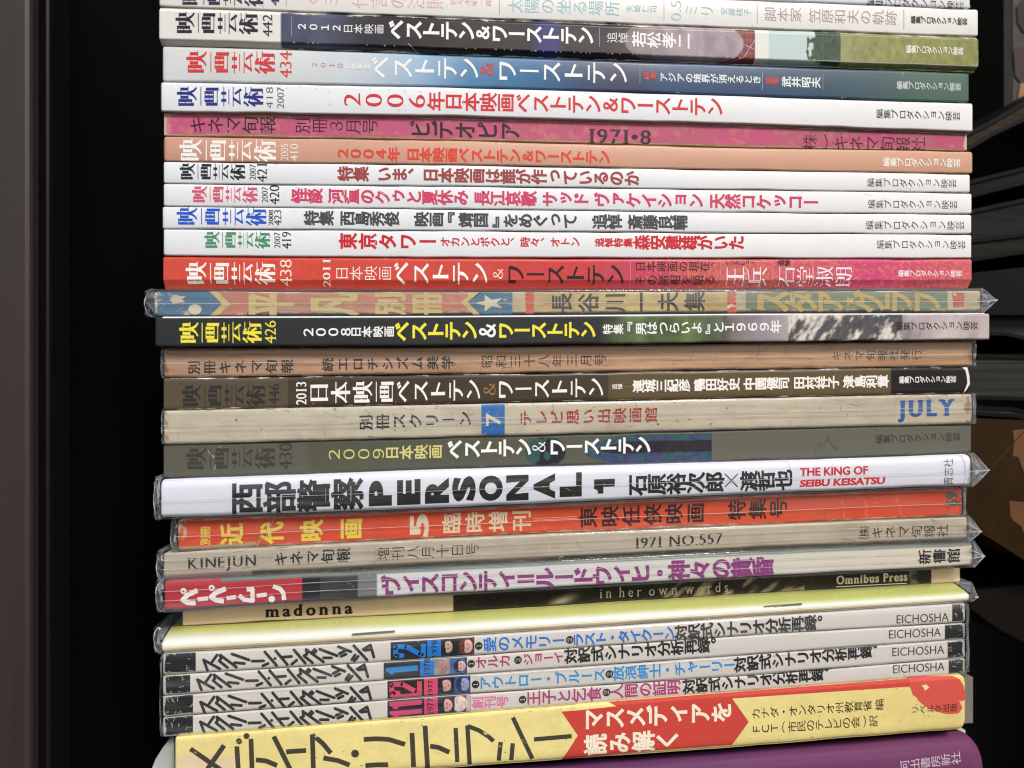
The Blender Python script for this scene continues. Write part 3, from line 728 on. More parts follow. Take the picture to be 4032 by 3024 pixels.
T().poly(pp('A3',(200,150),(235,120),(318,122),(290,145),(312,165),(225,175))).put(b, 'torn_patch', (196,184,160), lift=.00007)
vr(b, 'title_lettering', '平', P('A3',765,182), P('A3',1095,182), 155, YE, 'ultra', worn=.25, under=(.5,.2,.13))
vr(b, 'title_lettering', '凡', P('A3',1220,180), P('A3',1565,180), 155, YE, 'ultra', worn=.25, under=(.5,.2,.13))
vr(b, 'title_lettering', '別', P('A3',1690,178), P('A3',1910,178), 150, YE, 'heavy', worn=.25, under=(.5,.2,.13))
vr(b, 'title_lettering', '冊', P('A3',1955,178), P('A3',2175,178), 150, YE, 'heavy', worn=.25, under=(.5,.2,.13))
T().poly(pp('B3',(100,165),(190,95),(250,95),(155,165),(250,255),(190,255))).put(b, 'yellow_chevron', YE, worn=.3)
T().poly(pp('B3',(150,165),(235,95),(475,95),(475,255),(240,255))).put(b, 'blue_panel', (62,110,144), worn=.3, under=(.5,.48,.42))
def star(cx, cy, rx, ry, ro=0.):
    return [(cx+rx*(1 if i % 2 == 0 else .4)*math.cos(ro+math.pi*i/5), cy+ry*(1 if i % 2 == 0 else .4)*math.sin(ro+math.pi*i/5)) for i in range(10)]
T().poly(star(*P('B3',310,172), 62, 34, math.pi)).put(b, 'white_star', (216,206,184), lift=.00006, worn=.2)
for x0, fl in ((580, -1), (2035, 1)):
    a = T().poly(pp('B3',(x0,92),(x0+50,92),(x0+50,250),(x0,250)))
    xe = x0 if fl < 0 else x0+50
    for q in range(5): a.disc(*P('B3', xe, 108+q*32), 8, 8)
    a.put(b, 'scalloped_border', (200,84,66), worn=.3)
vr(b, 'name_lettering', '長谷川一夫集', P('B3',745,172), P('B3',1890,158), 128, (34,27,20), 'bold', fill=.82)
GO = (190,166,102)
for ch, x0, x1 in (('ス',262,505),('タ',490,705),('ア',712,895),('グ',990,1190),('ラ',1198,1395),('フ',1405,1605)):
    vr(b, 'title_lettering', ch, P('C3',x0,163), P('C3',x1,160), 150, GO, 'ultra', worn=.25, under=(.06,.17,.11), fill=1.1)
T().poly(star(*P('C3',945,158), 28, 24, math.pi)).put(b, 'gold_star', GO)
T().poly(pp('C3',(1690,95),(1780,97),(1775,200),(1700,205))).put(b, 'red_patch', (190,92,72), worn=.3)
sleeve(b, P('C3',2018,152), left=36, seam=.52, y_up=3, seed=1, film=film_mat('milky_film', tint=(.96,.95,.92), haze=.05, streak=.12, seed=4))
# ---- 426 black with foliage and rocks
keys = [(600,(40,43,46)),(k('B3',1100),(42,45,48)),(k('B3',1180),(56,66,52)),(k('B3',1350),(96,116,76)),(k('B3',1600),(74,92,64)),(k('B3',1750),(96,116,72)),(k('B3',2000),(90,98,84)),(k('C3',20),(78,80,72)),(k('C3',120),(124,114,110)),(k('C3',350),(150,140,150)),(k('C3',520),(176,168,168)),(k('C3',720),(150,145,152)),(k('C3',1300),(150,142,142)),(k('C3',1500),(178,166,166)),(3900,(184,172,170))]
def x426(X, t, c):
    c = c.copy()
    g = (X > k('B3',1150)) & (X < k('C3',60)); c[g] *= (.45+1.1*fbm(X[g]/45, t*2.5, 61))[:,None]
    r = (X > k('C3',60)) & (X < k('C3',520)); c[r] *= (.75+.5*fbm(X[r]/40, t*2, 62))[:,None]
    s = (X > k('C3',500)) & (X < k('C3',1330)); q = fbm((X[s]+70*t)/26, t*2.4, 63, 5); w_ = np.clip((q-.44)/.12, 0, 1)[:,None]
    f = fbm((X[s]+40*t)/7, t*7, 64, 3)[:,None]
    c[s] = (lin((210,202,194))*w_+lin((82,80,84))*(1-w_))*(.55+.9*f)
    e = X > k('C3',1330); q = fbm((X[e]+40*t)/46, t*1.2, 65); c[e] *= (.55+.9*q)[:,None]
    return c
b = Book('magazine', 'black magazine with yellow title and pale rocks at right, jutting out past its neighbours', 'magazine', (609,3899), LN[12], LN[13], keys, -2.6, mat=M(13, stain=.02, wear=.2, rough=.3), nx=900, extra=x426, rows=22, gap=2, rc=5)
b.panel('white_top_edge', 640, 3880, (214,216,218), .0, .045)
vr(b, 'title_lettering', '映画芸術', P('A3',268,388), P('A3',872,385), 142, (234,222,70), 'title')
rb(b, 'issue_number', '426', 'A3', 890, 300, 970, 465, (228,214,80), 'serifthin')
vr(b, 'year_lettering', '２００８', P('A3',1165,384), P('A3',1520,381), 88, (238,238,236), 'bold')
vr(b, 'headline_lettering', '日本映画', P('A3',1515,381), P('A3',1830,379), 74, (238,238,236), 'bold')
vr(b, 'headline_lettering', 'ベストテン', P('A3',1830,379), P('B3',220,372), 128, (236,226,66), 'heavy', fill=1.06)
vr(b, 'headline_lettering', '＆', P('B3',222,374), P('B3',365,374), 128, (240,240,238), 'bold')
vr(b, 'headline_lettering', 'ワーストテン', P('B3',370,372), P('B3',1080,367), 116, (236,226,66), 'heavy', fill=1.06)
vr(b, 'headline_lettering', '特集', P('B3',1132,362), P('B3',1280,360), 68, (236,238,232), 'bold')
vr(b, 'headline_lettering', '『男はつらいよ』と', P('B3',1290,358), P('B3',2010,348), 88, (238,240,236), 'bold', fill=1.03)
vr(b, 'headline_lettering', '１９６９年', P('B3',2010,348), P('C3',450,342), 92, (238,238,236), 'bold')
vr(b, 'publisher_lettering', PUB, P('C3',1282,340), P('C3',1875,335), 60, (40,30,36), 'reg')
# ---- brown special issue in film
def xbr(X, t, c):
    c = c*(.86+.28*fbm(X/120., t*6, 71))[:,None]
    le = (X < 690) & (fbm(X/12., t*5, 72) > .5+.5*(X-640)/50); c[le] = lin((140,100,62))
    return c
b = Book('magazine', 'tan brown magazine like bare wood with small thin black lettering, in clear film', 'magazine', (645,3829), LN[13], LN[14], [(600,(190,150,120)),(1500,(196,152,122)),(2800,(206,162,130)),(3860,(196,152,114))], .6, mat=M(14, stain=.35, fibre=.6, wear=.5, rough=.5, staincol=(.22,.12,.06)), nx=500, extra=xbr, rows=12, gap=3, rc=3)
vr(b, 'title_lettering', '別冊キネマ旬報', P('A3',325,640), P('A3',1105,630), 92, (20,15,15), 'bold', fill=.82)
vr(b, 'headline_lettering', '続エロチシズム美学', P('A3',1298,620), P('B3',55,602), 90, (20,15,15), 'bold', fill=.82)
vr(b, 'date_lettering', '昭和三十八年三月号', P('B3',245,597), P('B3',1160,584), 88, (20,15,15), 'reg', fill=.86)
vr(b, 'publisher_lettering', 'キネマ旬報社発行', P('C3',815,555), P('C3',1470,547), 74, (24,18,16), 'reg', fill=.9)
sleeve(b, None, left=12, seam=.52, y_up=0, seed=2, film=FILM_OLD)
# ---- 446 olive brown
b = Book('magazine', 'dark olive brown magazine with white headline and black block at its right end', 'magazine', (641,3818), LN[14], LN[15], [(600,(88,78,62)),(k('A3',1055),(86,76,60)),(k('A3',1055)+1,(66,56,46)),(k('B3',1170),(66,56,44)),(k('B3',1170)+1,(92,78,54)),(k('C3',1247),(96,82,54)),(k('C3',1247)+1,(20,20,22)),(3860,(20,20,22))], 0, mat=M(15, stain=.03, wear=.45, wearcol=(.8,.8,.78)), nx=900, extra=lambda X, t, c: c*(.88+.22*fbm(X/8., t*10, 75))[:,None], rows=14, rc=5)
vr(b, 'title_lettering', '映画芸術', P('A3',285,846), P('A3',898,838), 148, (46,44,46), 'title')
rb(b, 'issue_number', '446', 'A3', 920, 758, 995, 908, (44,42,44), 'serifthin')
rb(b, 'year_lettering', '2013', 'A3', 1117, 745, 1192, 910, (238,236,230), 'serif')
vr(b, 'headline_lettering', '日本映画', P('A3',1210,825), P('A3',1832,815), 148, (240,238,232), 'title')
vr(b, 'headline_lettering', 'ベストテン', P('A3',1835,815), P('B3',250,803), 150, (240,238,232), 'brush', fill=.98)
vr(b, 'headline_lettering', '＆', P('B3',252,800), P('B3',365,798), 120, (150,114,74), 'mincho')
vr(b, 'headline_lettering', 'ワーストテン', P('B3',362,800), P('B3',1142,785), 138, (240,238,232), 'brush', fill=1.02)
vr(b, 'note_lettering', '追悼', P('B3',1198,779), P('B3',1275,777), 36, (236,234,226), 'bold')
T().stroke(pp('B3',(1278,777),(1352,775)), 1.3).put(b, 'rule_line', (150,140,120))
vr(b, 'name_lettering', '連城三紀彦 鴨田好史 中園健司 田村祥子 津島利章', P('B3',1352,776), P('C3',1228,738), 84, (240,238,230), 'heavy', sp=.35, fill=1.05)
vr(b, 'publisher_lettering', PUB, P('C3',1305,730), P('C3',1718,725), 48, (238,236,230), 'bold')
T().poly(pp('C3',(1765,640),(1800,638),(1815,700),(1818,760),(1795,800),(1770,828),(1785,795),(1800,750),(1795,700),(1785,660))).put(b, 'torn_edge', (226,224,218))
# ---- JULY
def xjul(X, t, c):
    c = c*(.9+.2*fbm(X/70., t*4, 81))[:,None]
    le = (X < 735-50*abs(t-.4)) & (fbm(X/11., t*5, 82) > .5+.4*(X-640)/90); c[le] = lin((160,138,100))
    re = (X > 3795) & (fbm(X/8., t*4, 83) > .55); c[re] = lin((150,124,88))
    return c
b = Book('magazine', 'cream stained magazine with blue square seven and blue slab letters, in clear film', 'magazine', (644,3829), LN[15], LN[16], [(600,(202,195,178)),(1800,(206,200,184)),(3860,(200,191,171))], -.6, mat=M(16, stain=.5, fibre=.22, wear=.5, dots=.9, staincol=(.32,.27,.2)), nx=500, extra=xjul, rows=14, gap=2, rc=4)
b.panel('blue_panel', k('B3',250), k('B3',419), (26,108,186), .03, .97, worn=.15)
rb(b, 'issue_number', '7', 'B3', 283, 970, 390, 1062, (226,214,190), 'bold', lift=.00007)
vr(b, 'title_lettering', '別冊スクリーン', P('A3',1570,1040), P('B3',188,1010), 104, (22,21,20), 'bold', fill=.86)
vr(b, 'headline_lettering', 'テレビ思い出映画館', P('B3',520,1010), P('B3',1535,980), 104, (164,36,32), 'bold', fill=.86)
T().hrun('JULY', P('C3',1296,996), P('C3',1712,984), 112/1.8433, 'egypt', track=.07).put(b, 'month_lettering', (10,84,168))
sleeve(b, None, left=8, seam=.58, seam2=.44, y_up=0, seed=3, film=FILM_OLD)
# ---- 430 grey olive with dark blue feather
def x430(X, t, c):
    c = c.copy()*(.93+.14*fbm(X/9., t*9, 90))[:,None]
    u = (X-k('B4',715))/80.; v = (t-.55)/.52; r = u*u+v*v
    m1 = r < 1; c[m1] = np.where((fbm(X[m1]/26, t*3, 91) > .5)[:,None], lin((52,86,86)), lin((42,42,50)))
    a, z = k('B4',1000), k('B4',1924); uu = (X-a)/(z-a)
    lo = .5-.5*np.sqrt(np.clip(uu*3, 0, 1)); hi = .55+.42*np.sqrt(np.clip(uu*4, 0, 1))
    m2 = (uu > 0) & (uu < 1) & (t > lo+.05) & (t < hi+.05)
    q = fbm(X/16., t*7, 92); e = np.minimum(t-lo, hi-t)+.0*X
    cc = np.where((e < .28)[:,None], np.where((q > .5)[:,None], lin((64,68,108)), lin((50,88,94))), lin((44,42,52)))
    c[m2] = cc[m2]*(.75+.5*noise2(X/6., t*14, 93))[:,None][m2]
    s = X > z; c[s] = lin((98,98,88))
    return c
b = Book('magazine', 'grey olive magazine with darker title, yellow year and blue black feather picture', 'magazine', (641,3827), LN[16], LN[17], [(600,(90,90,80)),(k('A4',1205),(92,92,82)),(k('A4',1207),(84,86,74)),(k('B4',1924),(90,92,80)),(3860,(98,98,88))], 0, mat=M(17, stain=.03, wear=.35, rough=.3), nx=900, extra=x430, rows=24, rc=5)
vr(b, 'title_lettering', '映画芸術', P('A4',316,290), P('A4',972,279), 148, (60,60,56), 'title')
rb(b, 'issue_number', '430', 'A4', 995, 172, 1087, 365, (58,58,56), 'serifthin')
vr(b, 'year_lettering', '２００９', P('A4',1345,258), P('A4',1765,250), 118, (204,198,124), 'reg')
vr(b, 'headline_lettering', '日本映画', P('A4',1765,246), P('A4',2178,235), 96, (206,200,128), 'bold')
vr(b, 'headline_lettering', 'ベストテン', P('B4',0,222), P('B4',612,205), 124, (240,242,238), 'heavy', fill=1.08)
vr(b, 'headline_lettering', '＆', P('B4',605,205), P('B4',728,203), 100, (236,238,236), 'mincho')
vr(b, 'headline_lettering', 'ワーストテン', P('B4',742,205), P('B4',1480,188), 118, (240,242,238), 'heavy', fill=1.05)
vr(b, 'publisher_lettering', PUB, P('C4',1136,147), P('C4',1750,127), 62, (58,58,54), 'reg')
T().stroke(pp('C4',(690,240),(735,165),(745,215),(800,110),(790,150),(850,225),(860,195)), 4).put(b, 'pencil_mark', (84,84,76))
T().stroke(pp('A4',(560,195),(570,225),(520,265),(535,330),(520,375)), 2).put(b, 'crease_line', (170,172,164))
T().stroke(pp('A4',(480,230),(500,262),(535,285)), 2).put(b, 'crease_line', (190,192,186))
# ---- thick white volume, black block capitals
b = Book('book', 'thick bright white book with huge black block characters and red slanted capitals, in clear film', 'book', (630,3826), LN[17], LN[18], [(600,(226,228,236)),(2000,(228,230,238)),(3860,(230,230,236))], -2.2, [(0,2.2),(.03,1.2),(.08,.5),(.16,.1),(.26,0),(.9,0),(.95,.15),(.98,.5),(1,.9)], M(18, stain=.02, wear=.1, rough=.3, dots=.1), rc=8, gap=4)
BK = (16,17,19)
for ch, x0, x1, y in (('西',640,880,580),('部',882,1120,570),('警',1128,1368,560),('察',1374,1612,548)):
    vr(b, 'title_lettering', ch, P('A4',x0,y), P('A4',x1,y-8), 212, BK, 'heavy', fill=.95)
ctr = [('A4',1645,1812,538),('A4',1850,2020,530),('B4',-160,15,520),('B4',38,208,506),('B4',232,405,502),('B4',430,592,498),('B4',628,785,488),('B4',818,978,480)]
for ch, (rg, x0, x1, y) in zip('PERSONAL', ctr):
    a = P(rg, x0, y-92); c = P(rg, x1, y+92 if ch != 'L' else y+84)
    T().rbox(ch, a[0], a[1], c[0], c[1], 'black', -.036).put(b, 'title_lettering', BK)
T().poly(pp('B4',(1068,438),(1218,432),(1218,488),(1135,492),(1135,540),(1095,541),(1092,515),(1068,508))).put(b, 'issue_number', BK)
vr(b, 'name_lettering', '石原裕次郎', P('B4',1320,480), P('B4',2010,455), 140, BK, 'heavy', fill=1.04)
T().stroke(pp('B4',(2018,398),(2110,492)), 4).stroke(pp('B4',(2112,396),(2018,492)), 4).put(b, 'cross_mark', BK)
vr(b, 'name_lettering', '渡哲也', P('C4',158,452), P('C4',528,438), 136, BK, 'heavy', fill=1.04)
RD = (204,32,44)
T().hrun('THE KING OF', P('C4',585,413), P('C4',1080,398), 56/1.8433, 'heavy').put(b, 'headline_lettering', RD)
T().hrun('SEIBU KEISATSU', P('C4',582,491), P('C4',1200,468), 46/1.8433, 'ultra', slant=.2).put(b, 'headline_lettering', RD)
rb(b, 'publisher_lettering', '青志社', 'C4', 1628, 288, 1698, 478, (36,36,42), 'light')
T().stroke(pp('C4',(485,292),(512,340),(524,410),(520,480),(508,533)), 2.2).put(b, 'wrapper_edge', (200,204,212))
T().stroke(pp('C4',(1762,262),(1782,330),(1786,420),(1770,490)), 2.6).put(b, 'wrapper_edge', (186,188,198))
sleeve(b, P('C4',1962,372), left=26, seam=.56, y_up=3, seed=4)
# ---- orange
def xor(X, t, c):
    c = c.copy()*(.9+.2*fbm(X/60., t*4, 101))[:,None]
    le = (X < 745+30*noise2(X*0+t*7, t*5, 3)) & (fbm(X/14., t*5, 102) > .46+.5*(X-700)/75); c[le] = lin((186,168,140))
    lo = (t > .84+.1*noise2(X/25., 1, 103)) & (X < 1010); c[lo] = lin((178,156,128))
    for x0, a in ((3310,.3),(3525,.6),(3395,.2),(2445,.0)):
        cr = np.abs(X-(x0+26*(t-.5)+22*fbm(t*5+X*0, x0, 5))) < 1.6
        c[cr & (abs(t-.6) < .5)] = c[cr]*.5+lin((228,150,120))*.5
    return c
b = Book('magazine', 'bright orange magazine with yellow title, large cream five and torn left corner, in clear film', 'magazine', (697,3792), LN[18], LN[19], [(600,(214,74,46)),(2000,(216,76,42)),(3000,(218,78,40)),(3860,(212,72,42))], 1.3, mat=M(19, stain=.2, wear=.55, wearcol=(.72,.6,.48), rough=.35), nx=700, extra=xor, rows=18, gap=4, rc=10)
YL = (228,208,84)
rb(b, 'title_lettering', '別冊', 'A4', 422, 778, 496, 916, YL, 'bold', worn=.2, under=(.6,.12,.05))
for ch, x0, x1, y in (('近',572,735,838),('代',862,1026,828),('映',1150,1312,814),('画',1436,1598,798)):
    vr(b, 'title_lettering', ch, P('A4',x0,y), P('A4',x1,y-6), 142, YL, 'heavy', worn=.15, under=(.6,.12,.05))
rb(b, 'issue_number', '5', 'A4', 1942, 688, 2080, 856, (226,212,186), 'ultra', worn=.1, under=(.6,.12,.05))
vr(b, 'headline_lettering', '臨時増刊', P('A4',2170,760), P('B4',620,733), 140, (226,206,176), 'bold', fill=.86, worn=.1, under=(.6,.12,.05))
T().stroke(pp('B4',(628,722),(942,708)), 1.8).stroke(pp('B4',(628,735),(942,720)), 1.8).put(b, 'rule_line', (240,180,150))
vr(b, 'headline_lettering', '東映任侠映画', P('B4',955,716), P('B4',1878,678), 142, (44,16,18), 'bold', fill=.88)
vr(b, 'headline_lettering', '特集号', P('C4',60,660), P('C4',500,645), 138, (44,16,18), 'bold', fill=.9)
rb(b, 'year_lettering', '69', 'C4', 1642, 530, 1736, 634, (30,104,92), 'heavy')
T().disc(*P('C4',1660,645), 4).put(b, 'year_lettering', (40,84,80))
T().stroke(pp('A4',(968,705),(935,770),(905,800),(905,850),(850,880),(830,935)), 5).put(b, 'tear_line', (172,150,126))
T().stroke(pp('A4',(840,890),(855,870),(895,845)), 3).put(b, 'tear_line', (90,50,40))
sleeve(b, None, left=26, seam=.56, y_up=0, seed=5, film=FILM_OLD)
# ---- grey-beige
b = Book('magazine', 'grey beige magazine with grey serif capitals and 1971 on its spine, in clear film', 'magazine', (640,3812), LN[19], LN[20], [(600,(188,180,167)),(1800,(194,187,174)),(3860,(196,187,171))], 0, mat=M(20, stain=.35, fibre=.3, wear=.45), nx=400, rows=10, gap=3, rc=8,
         extra=lambda X, t, c: np.where(((t > .9-.02) & (X > k('A5',800)))[:,None], lin((34,40,38)), np.where((t > .86) & (X <= k('A5',800)), 1., 0.)[:,None]*lin((120,100,104))+np.where((t > .86) & (X <= k('A5',800)), 0., 1.)[:,None]*c))
GR = (38,37,38)
T().hrun('KINEJUN', P('A4',328,1090), P('A4',832,1064), 78/1.8433, 'serif', track=.08).put(b, 'title_lettering', (42,42,47))
vr(b, 'title_lettering', 'キネマ旬報', P('A4',955,1017), P('A4',1515,985), 96, GR, 'bold', fill=.9)
vr(b, 'date_lettering', '増刊八月十日号', P('A4',1700,982), P('B4',235,943), 94, GR, 'light', fill=.92)
T().hrun('1971 NO.557', P('B4',1368,937), P('B4',2000,903), 76/1.8433, 'serif', track=.10).put(b, 'year_lettering', (46,42,38))
vr(b, 'publisher_lettering', '㈱キネマ旬報社', P('C4',1010,826), P('C4',1665,808), 88, (44,38,34), 'reg', fill=.95)
sleeve(b, P('C4',1905,818), left=24, seam=.62, seam2=.3, y_up=2, seed=6, film=FILM_OLD)
# ---- red and white
def xpap(X, t, c):
    tp = (t < .13) & (X > k('A5',570)); c = c.copy(); c[tp] = lin((112,122,114)); return c
keys = [(600,(184,52,60)),(k('A5',1158),(188,56,62)),(k('A5',1158)+1,(30,34,40)),(k('A5',1292),(30,34,40)),(k('A5',1293),(58,62,62)),(k('A5',1428),(58,62,62)),(k('A5',1429),(54,56,58)),(k('A5',1567),(54,56,58)),(k('A5',1568),(126,126,124)),(k('A5',1704),(126,126,124)),(k('A5',1705),(220,220,214)),(k('B5',1000),(222,220,212)),(k('C5',0),(218,214,198)),(3860,(220,208,184))]
b = Book('book', 'book with red left end, dark squares and purple title on white, in clear film', 'book', (644,3832), LN[20], LN[21], keys, -1.2, mat=M(21, stain=.06, wear=.12, rough=.3), nx=900, rows=14, extra=xpap, gap=5, rc=8)
WH = (238,234,226)
s = T()
for q in (0, 205): s.disc(*P('A5',300+q,327-q*.11), 12).stroke(pp('A5',(402+q,322-q*.06),(330+q,355-q*.08),(295+q,392-q*.1),(330+q,412-q*.1),(388+q,413-q*.06)), 19)
s.stroke(pp('A5',(402,388),(478,380)), 16).stroke(pp('A5',(612,380),(682,370)), 16).stroke(pp('A5',(830,362),(905,352)), 16)
s.stroke(pp('A5',(702,358),(742,390),(802,396),(800,312),(758,316)), 17).disc(*P('A5',940,385), 13).stroke(pp('A5',(950,292),(1000,310),(1024,340),(1030,392)), 17)
s.put(b, 'series_lettering', WH)
s = T()
for q in (0, 205): s.disc(*P('A5',300+q,327-q*.11), 4)
s.put(b, 'series_lettering', (110,30,40), lift=.0001)
PU = (142,58,122)
vr(b, 'title_lettering', 'ヴィスコンティ＝ルードウィヒ・', P('A5',1745,288), P('B5',1612,192), 142, PU, 'ultra', fill=1.08)
vr(b, 'title_lettering', '神々の黄昏', P('B5',1615,178), P('C5',388,150), 138, PU, 'ultra', fill=1.05)
vr(b, 'publisher_lettering', '新書館', P('C5',1445,80), P('C5',1750,66), 98, (18,16,16), 'bold', fill=.95)
sleeve(b, P('C5',1928,75), left=30, seam=.66, seam2=.36, y_up=4, seed=7)
# ---- narrow cream and black
def xmad(X, t, c):
    c = c.copy(); z = (X > k('B5',47)) & (X < k('C5',1538))
    f = np.exp(-((X-k('B5',840))/40.)**2-((t-.75+(X-k('B5',840))/260)/.22)**2)*.9
    g = (X > k('B5',1500)) & (X < k('C5',620)); h = np.clip(fbm((X+60*t)/40, t*1.5+X/300, 111)-.52, 0, 1)*3.0*g
    h2 = np.clip(fbm(X/30, t*2, 113)-.48, 0, 1)*1.6*(X > k('C5',1380))
    m = np.clip(f+h+h2, 0, 1)*z
    return c*(1-m[:,None])+lin((196,182,150))*m[:,None]
b = Book('book', 'narrow book with cream ends and black middle set back under the film wrapped books', 'book', (716,3783), LN[21], LN[22], [(600,(228,204,166)),(k('B5',45),(226,200,160)),(k('B5',47),(36,34,30)),(k('B5',2000),(46,42,36)),(k('C5',1537),(44,42,36)),(k('C5',1540),(222,196,162)),(3860,(228,204,168))], 5.2, mat=M(22, stain=.1, wear=.25), nx=900, rows=16, extra=xmad, rc=5, dep=.14)
T().hrun('madonna', P('A5',890,518), P('A5',1528,489), 54/1.8433, 'slab', capem=.449, track=.17).put(b, 'title_lettering', (38,32,26))
T().hrun('in her own words', P('B5',1110,379), P('B5',2040,331), 46/1.8433, 'serifthin', capem=.449, track=.34).put(b, 'subtitle_lettering', (206,196,168))
T().hrun('Omnibus Press', P('C5',850,278), P('C5',1365,250), 60/1.8433, 'slab', track=.06).stroke(pp('C5',(850,296),(1360,270)), 2.5).put(b, 'publisher_lettering', (232,220,188))
# ---- yellow green stapled booklet
def xyel(X, t, c):
    c = c.copy(); w_ = np.clip((X-700)/2600, 0, 1)
    top = lin((206,207,116)); mid = lin((235,237,222)); low = lin((232,216,176))
    a0 = .14+.28*w_; e = .52+.26*w_; q = np.clip((t-a0)/(e-a0), 0, 1); q = q*q*(3-2*q)
    c = top*(1-q[:,None])+mid*q[:,None]
    l = np.clip((t-.80)/.02, 0, 1); return c*(1-l)+low*l
b = Book('booklet', 'yellow green stapled booklet with rounded fold and two steel staples, in clear film', 'booklet', (632,3822), LN[22], LN[23], [(600,(200,200,100)),(3860,(200,200,100))], -.6, [(0,6.6),(.1,5.4),(.2,4.2),(.32,2.9),(.45,1.6),(.58,.65),(.7,.1),(.8,0),(.81,.12),(.83,.02),(.93,.2),(1,1.0)], M(23, stain=.04, wear=.08, rough=.22, spec=.6), nx=300, rows=30, extra=xyel, rc=10, gap=1)
for p, q in ((P('A5',1530,640), P('A5',1830,618)), (P('C5',332,440), P('C5',598,420))):
    s = T().stroke([p, q], 7, True); s.put(b, 'staple', (92,84,72), lift=.0005, mat=plain('staple_steel', (104,96,84), .3, .3))
sleeve(b, P('C5',1880,372), left=26, seam=None, y_up=1, seed=8, front=.5)
# ---- four language magazines bagged together
BLK = [(600,(30,34,38)),(3860,(28,33,36))]
WS = (212,206,196)
def face(bgc, hair, skin, cx=.55, cy=.5, rx=.26, ry=.34, sh=0):
    rx *= 1.25; ry *= 1.15
    B_, H_, S_ = lin(bgc), lin(hair), lin(skin)
    def fn(u, v):
        n = noise2(u*7, v*7, sh)-.5
        r = ((u-cx)/rx)**2+((v-cy)/ry)**2; rh = ((u-cx+.13)/(rx*1.25))**2+((v-cy)/(ry*1.22))**2
        c = B_*(1+.7*n)
        if u > cx+rx*.8: c = H_*.8+B_*.2
        if rh < 1: c = H_*(1+.5*n)
        if r < 1 and u > cx-rx*.55+.08*n:
            c = S_*(1.05-.5*((v-cy)/ry)*.5+.25*n)
            for ev in (-.13, .13):
                if abs(u-cx+.02) < .035 and abs(v-cy-ev) < .06: c = S_*.25
            if abs(u-cx-.15) < .025 and abs(v-cy) < .09: c = S_*np.array([.55,.3,.3])
            if abs(v-cy) < .02 and 0 < u-cx < .09: c = S_*.7
        return c
    return fn
PIC = print_mat('tiny_picture', wear=0, stain=.05, dots=0)
px1 = lambda X: 1500+X/4.74
stroke_title = [[(430,262),(402,188)],[(402,188),(520,252)],[(462,205),(500,152)],[(515,195),(575,243)],[(515,195),(528,180),(522,152),(640,240)],[(608,145),(732,188)],[(626,208),(698,214)],[(755,197),(838,195)],[(832,230),(870,214)],[(846,130),(932,228)],[(925,122),(1010,222)],[(972,168),(1040,163)],[(1042,218),(1078,190)],[(1058,115),(1140,212)],[(1130,158),(1192,208)],[(1130,158),(1152,146),(1146,112),(1272,202)],[(1190,132),(1208,112)],[(1200,142),(1220,122)],[(1245,110),(1372,158)],[(1272,173),(1330,173)],[(1380,92),(1470,128)],[(1388,142),(1425,124)],[(1400,162),(1436,146)],[(1492,85),(1588,188)],[(1478,186),(1502,152)],[(1496,196),(1524,162)],[(1560,112),(1612,80),(1638,168)],[(1572,118),(1612,112)]]
SE = [  # line above, below, left shift of strokes, label, white from..to, panel photo columns, palette
 (23, 24, (44,-143), 'white spined language magazine with blue 2 panel, top one of the four bagged together', (771,3749), (180,865,1120,1430,1740), (18,120,200)),
 (24, 25, (0,0), 'white spined language magazine with blue 1 panel, second in the bag of four', (749,3720), (50,730,985,1290,1600), (18,120,200)),
 (25, 26, (22,162), 'white spined language magazine with pink 12 panel, third in the bag of four', (760,3731), (122,805,1060,1365,1665), (214,74,104)),
 (26, 27, (20,306), 'white spined language magazine with pink 11 panel, lowest in the bag of four', (760,3735), (122,808,1060,1368,1668), (204,66,112))]
FC = [(face((30,32,44),(18,18,22),(206,176,150),.42,.45,.22,.3,1), face((36,40,52),(110,50,44),(222,176,160),.6,.5,.24,.36,2)),
      (face((150,160,170),(150,140,130),(176,130,122),.55,.5,.3,.36,3), face((58,104,156),(26,26,42),(226,180,170),.66,.52,.22,.28,4)),
      (face((44,46,66),(28,28,38),(214,160,150),.5,.5,.26,.32,5), face((56,88,150),(40,44,90),(150,156,190),.62,.5,.26,.34,6)),
      (face((36,36,52),(20,22,36),(226,164,160),.56,.55,.26,.34,7), face((88,60,100),(222,200,196),(232,204,196),.45,.5,.3,.36,8))]
SEB = []
GRP = 'language magazines bagged together'
for n_, (la, lb, sh, lab, (wx0, wx1), pc, pal) in enumerate(SE):
    b = Book('magazine', lab, 'magazine', (640,3802), LN[la], LN[lb], BLK, 0.1*n_-.1, [(0,.6),(.03,.25),(.08,.04),(.14,0),(.86,0),(.92,.04),(.97,.25),(1,.6)], M(24+n_, wear=.8, wearcol=(.62,.58,.5), stain=.1, rough=.3), nx=160, rc=4, group=GRP, gap=.8)
    SEB.append(b)
    b.panel('white_label', wx0, wx1, WS, .012, .985, mat=ink(WS, .0, .45), lift=.00002)
    s = T()
    for st in stroke_title: s.stroke([P('A6', x+sh[0], y+sh[1]) for x, y in st], 11.5, True)
    s.disc(*P('A6', 920+sh[0], 178+sh[1]), 6); s.put(b, 'title_lettering', (46,46,48), lift=.00007)
    b.panel('black_panel', px1(pc[0]), px1(pc[4])+1, (28,30,36), .05 if n_ else .1, .97, lift=.00004)
    b.panel('year_panel', px1(pc[1]), px1(pc[2]), pal, .06 if n_ else .12, .95, lift=.00008)
    for q in (0, 1): b.panel('portrait_picture', px1(pc[2+q])+1, px1(pc[3+q]), None, .07 if n_ else .13, .94, lift=.00006, fn=FC[n_][q], nx=24, nt=24, mat=PIC)
def zz(X, Y): return (1500+X/4.74, 2480+Y/4.74)
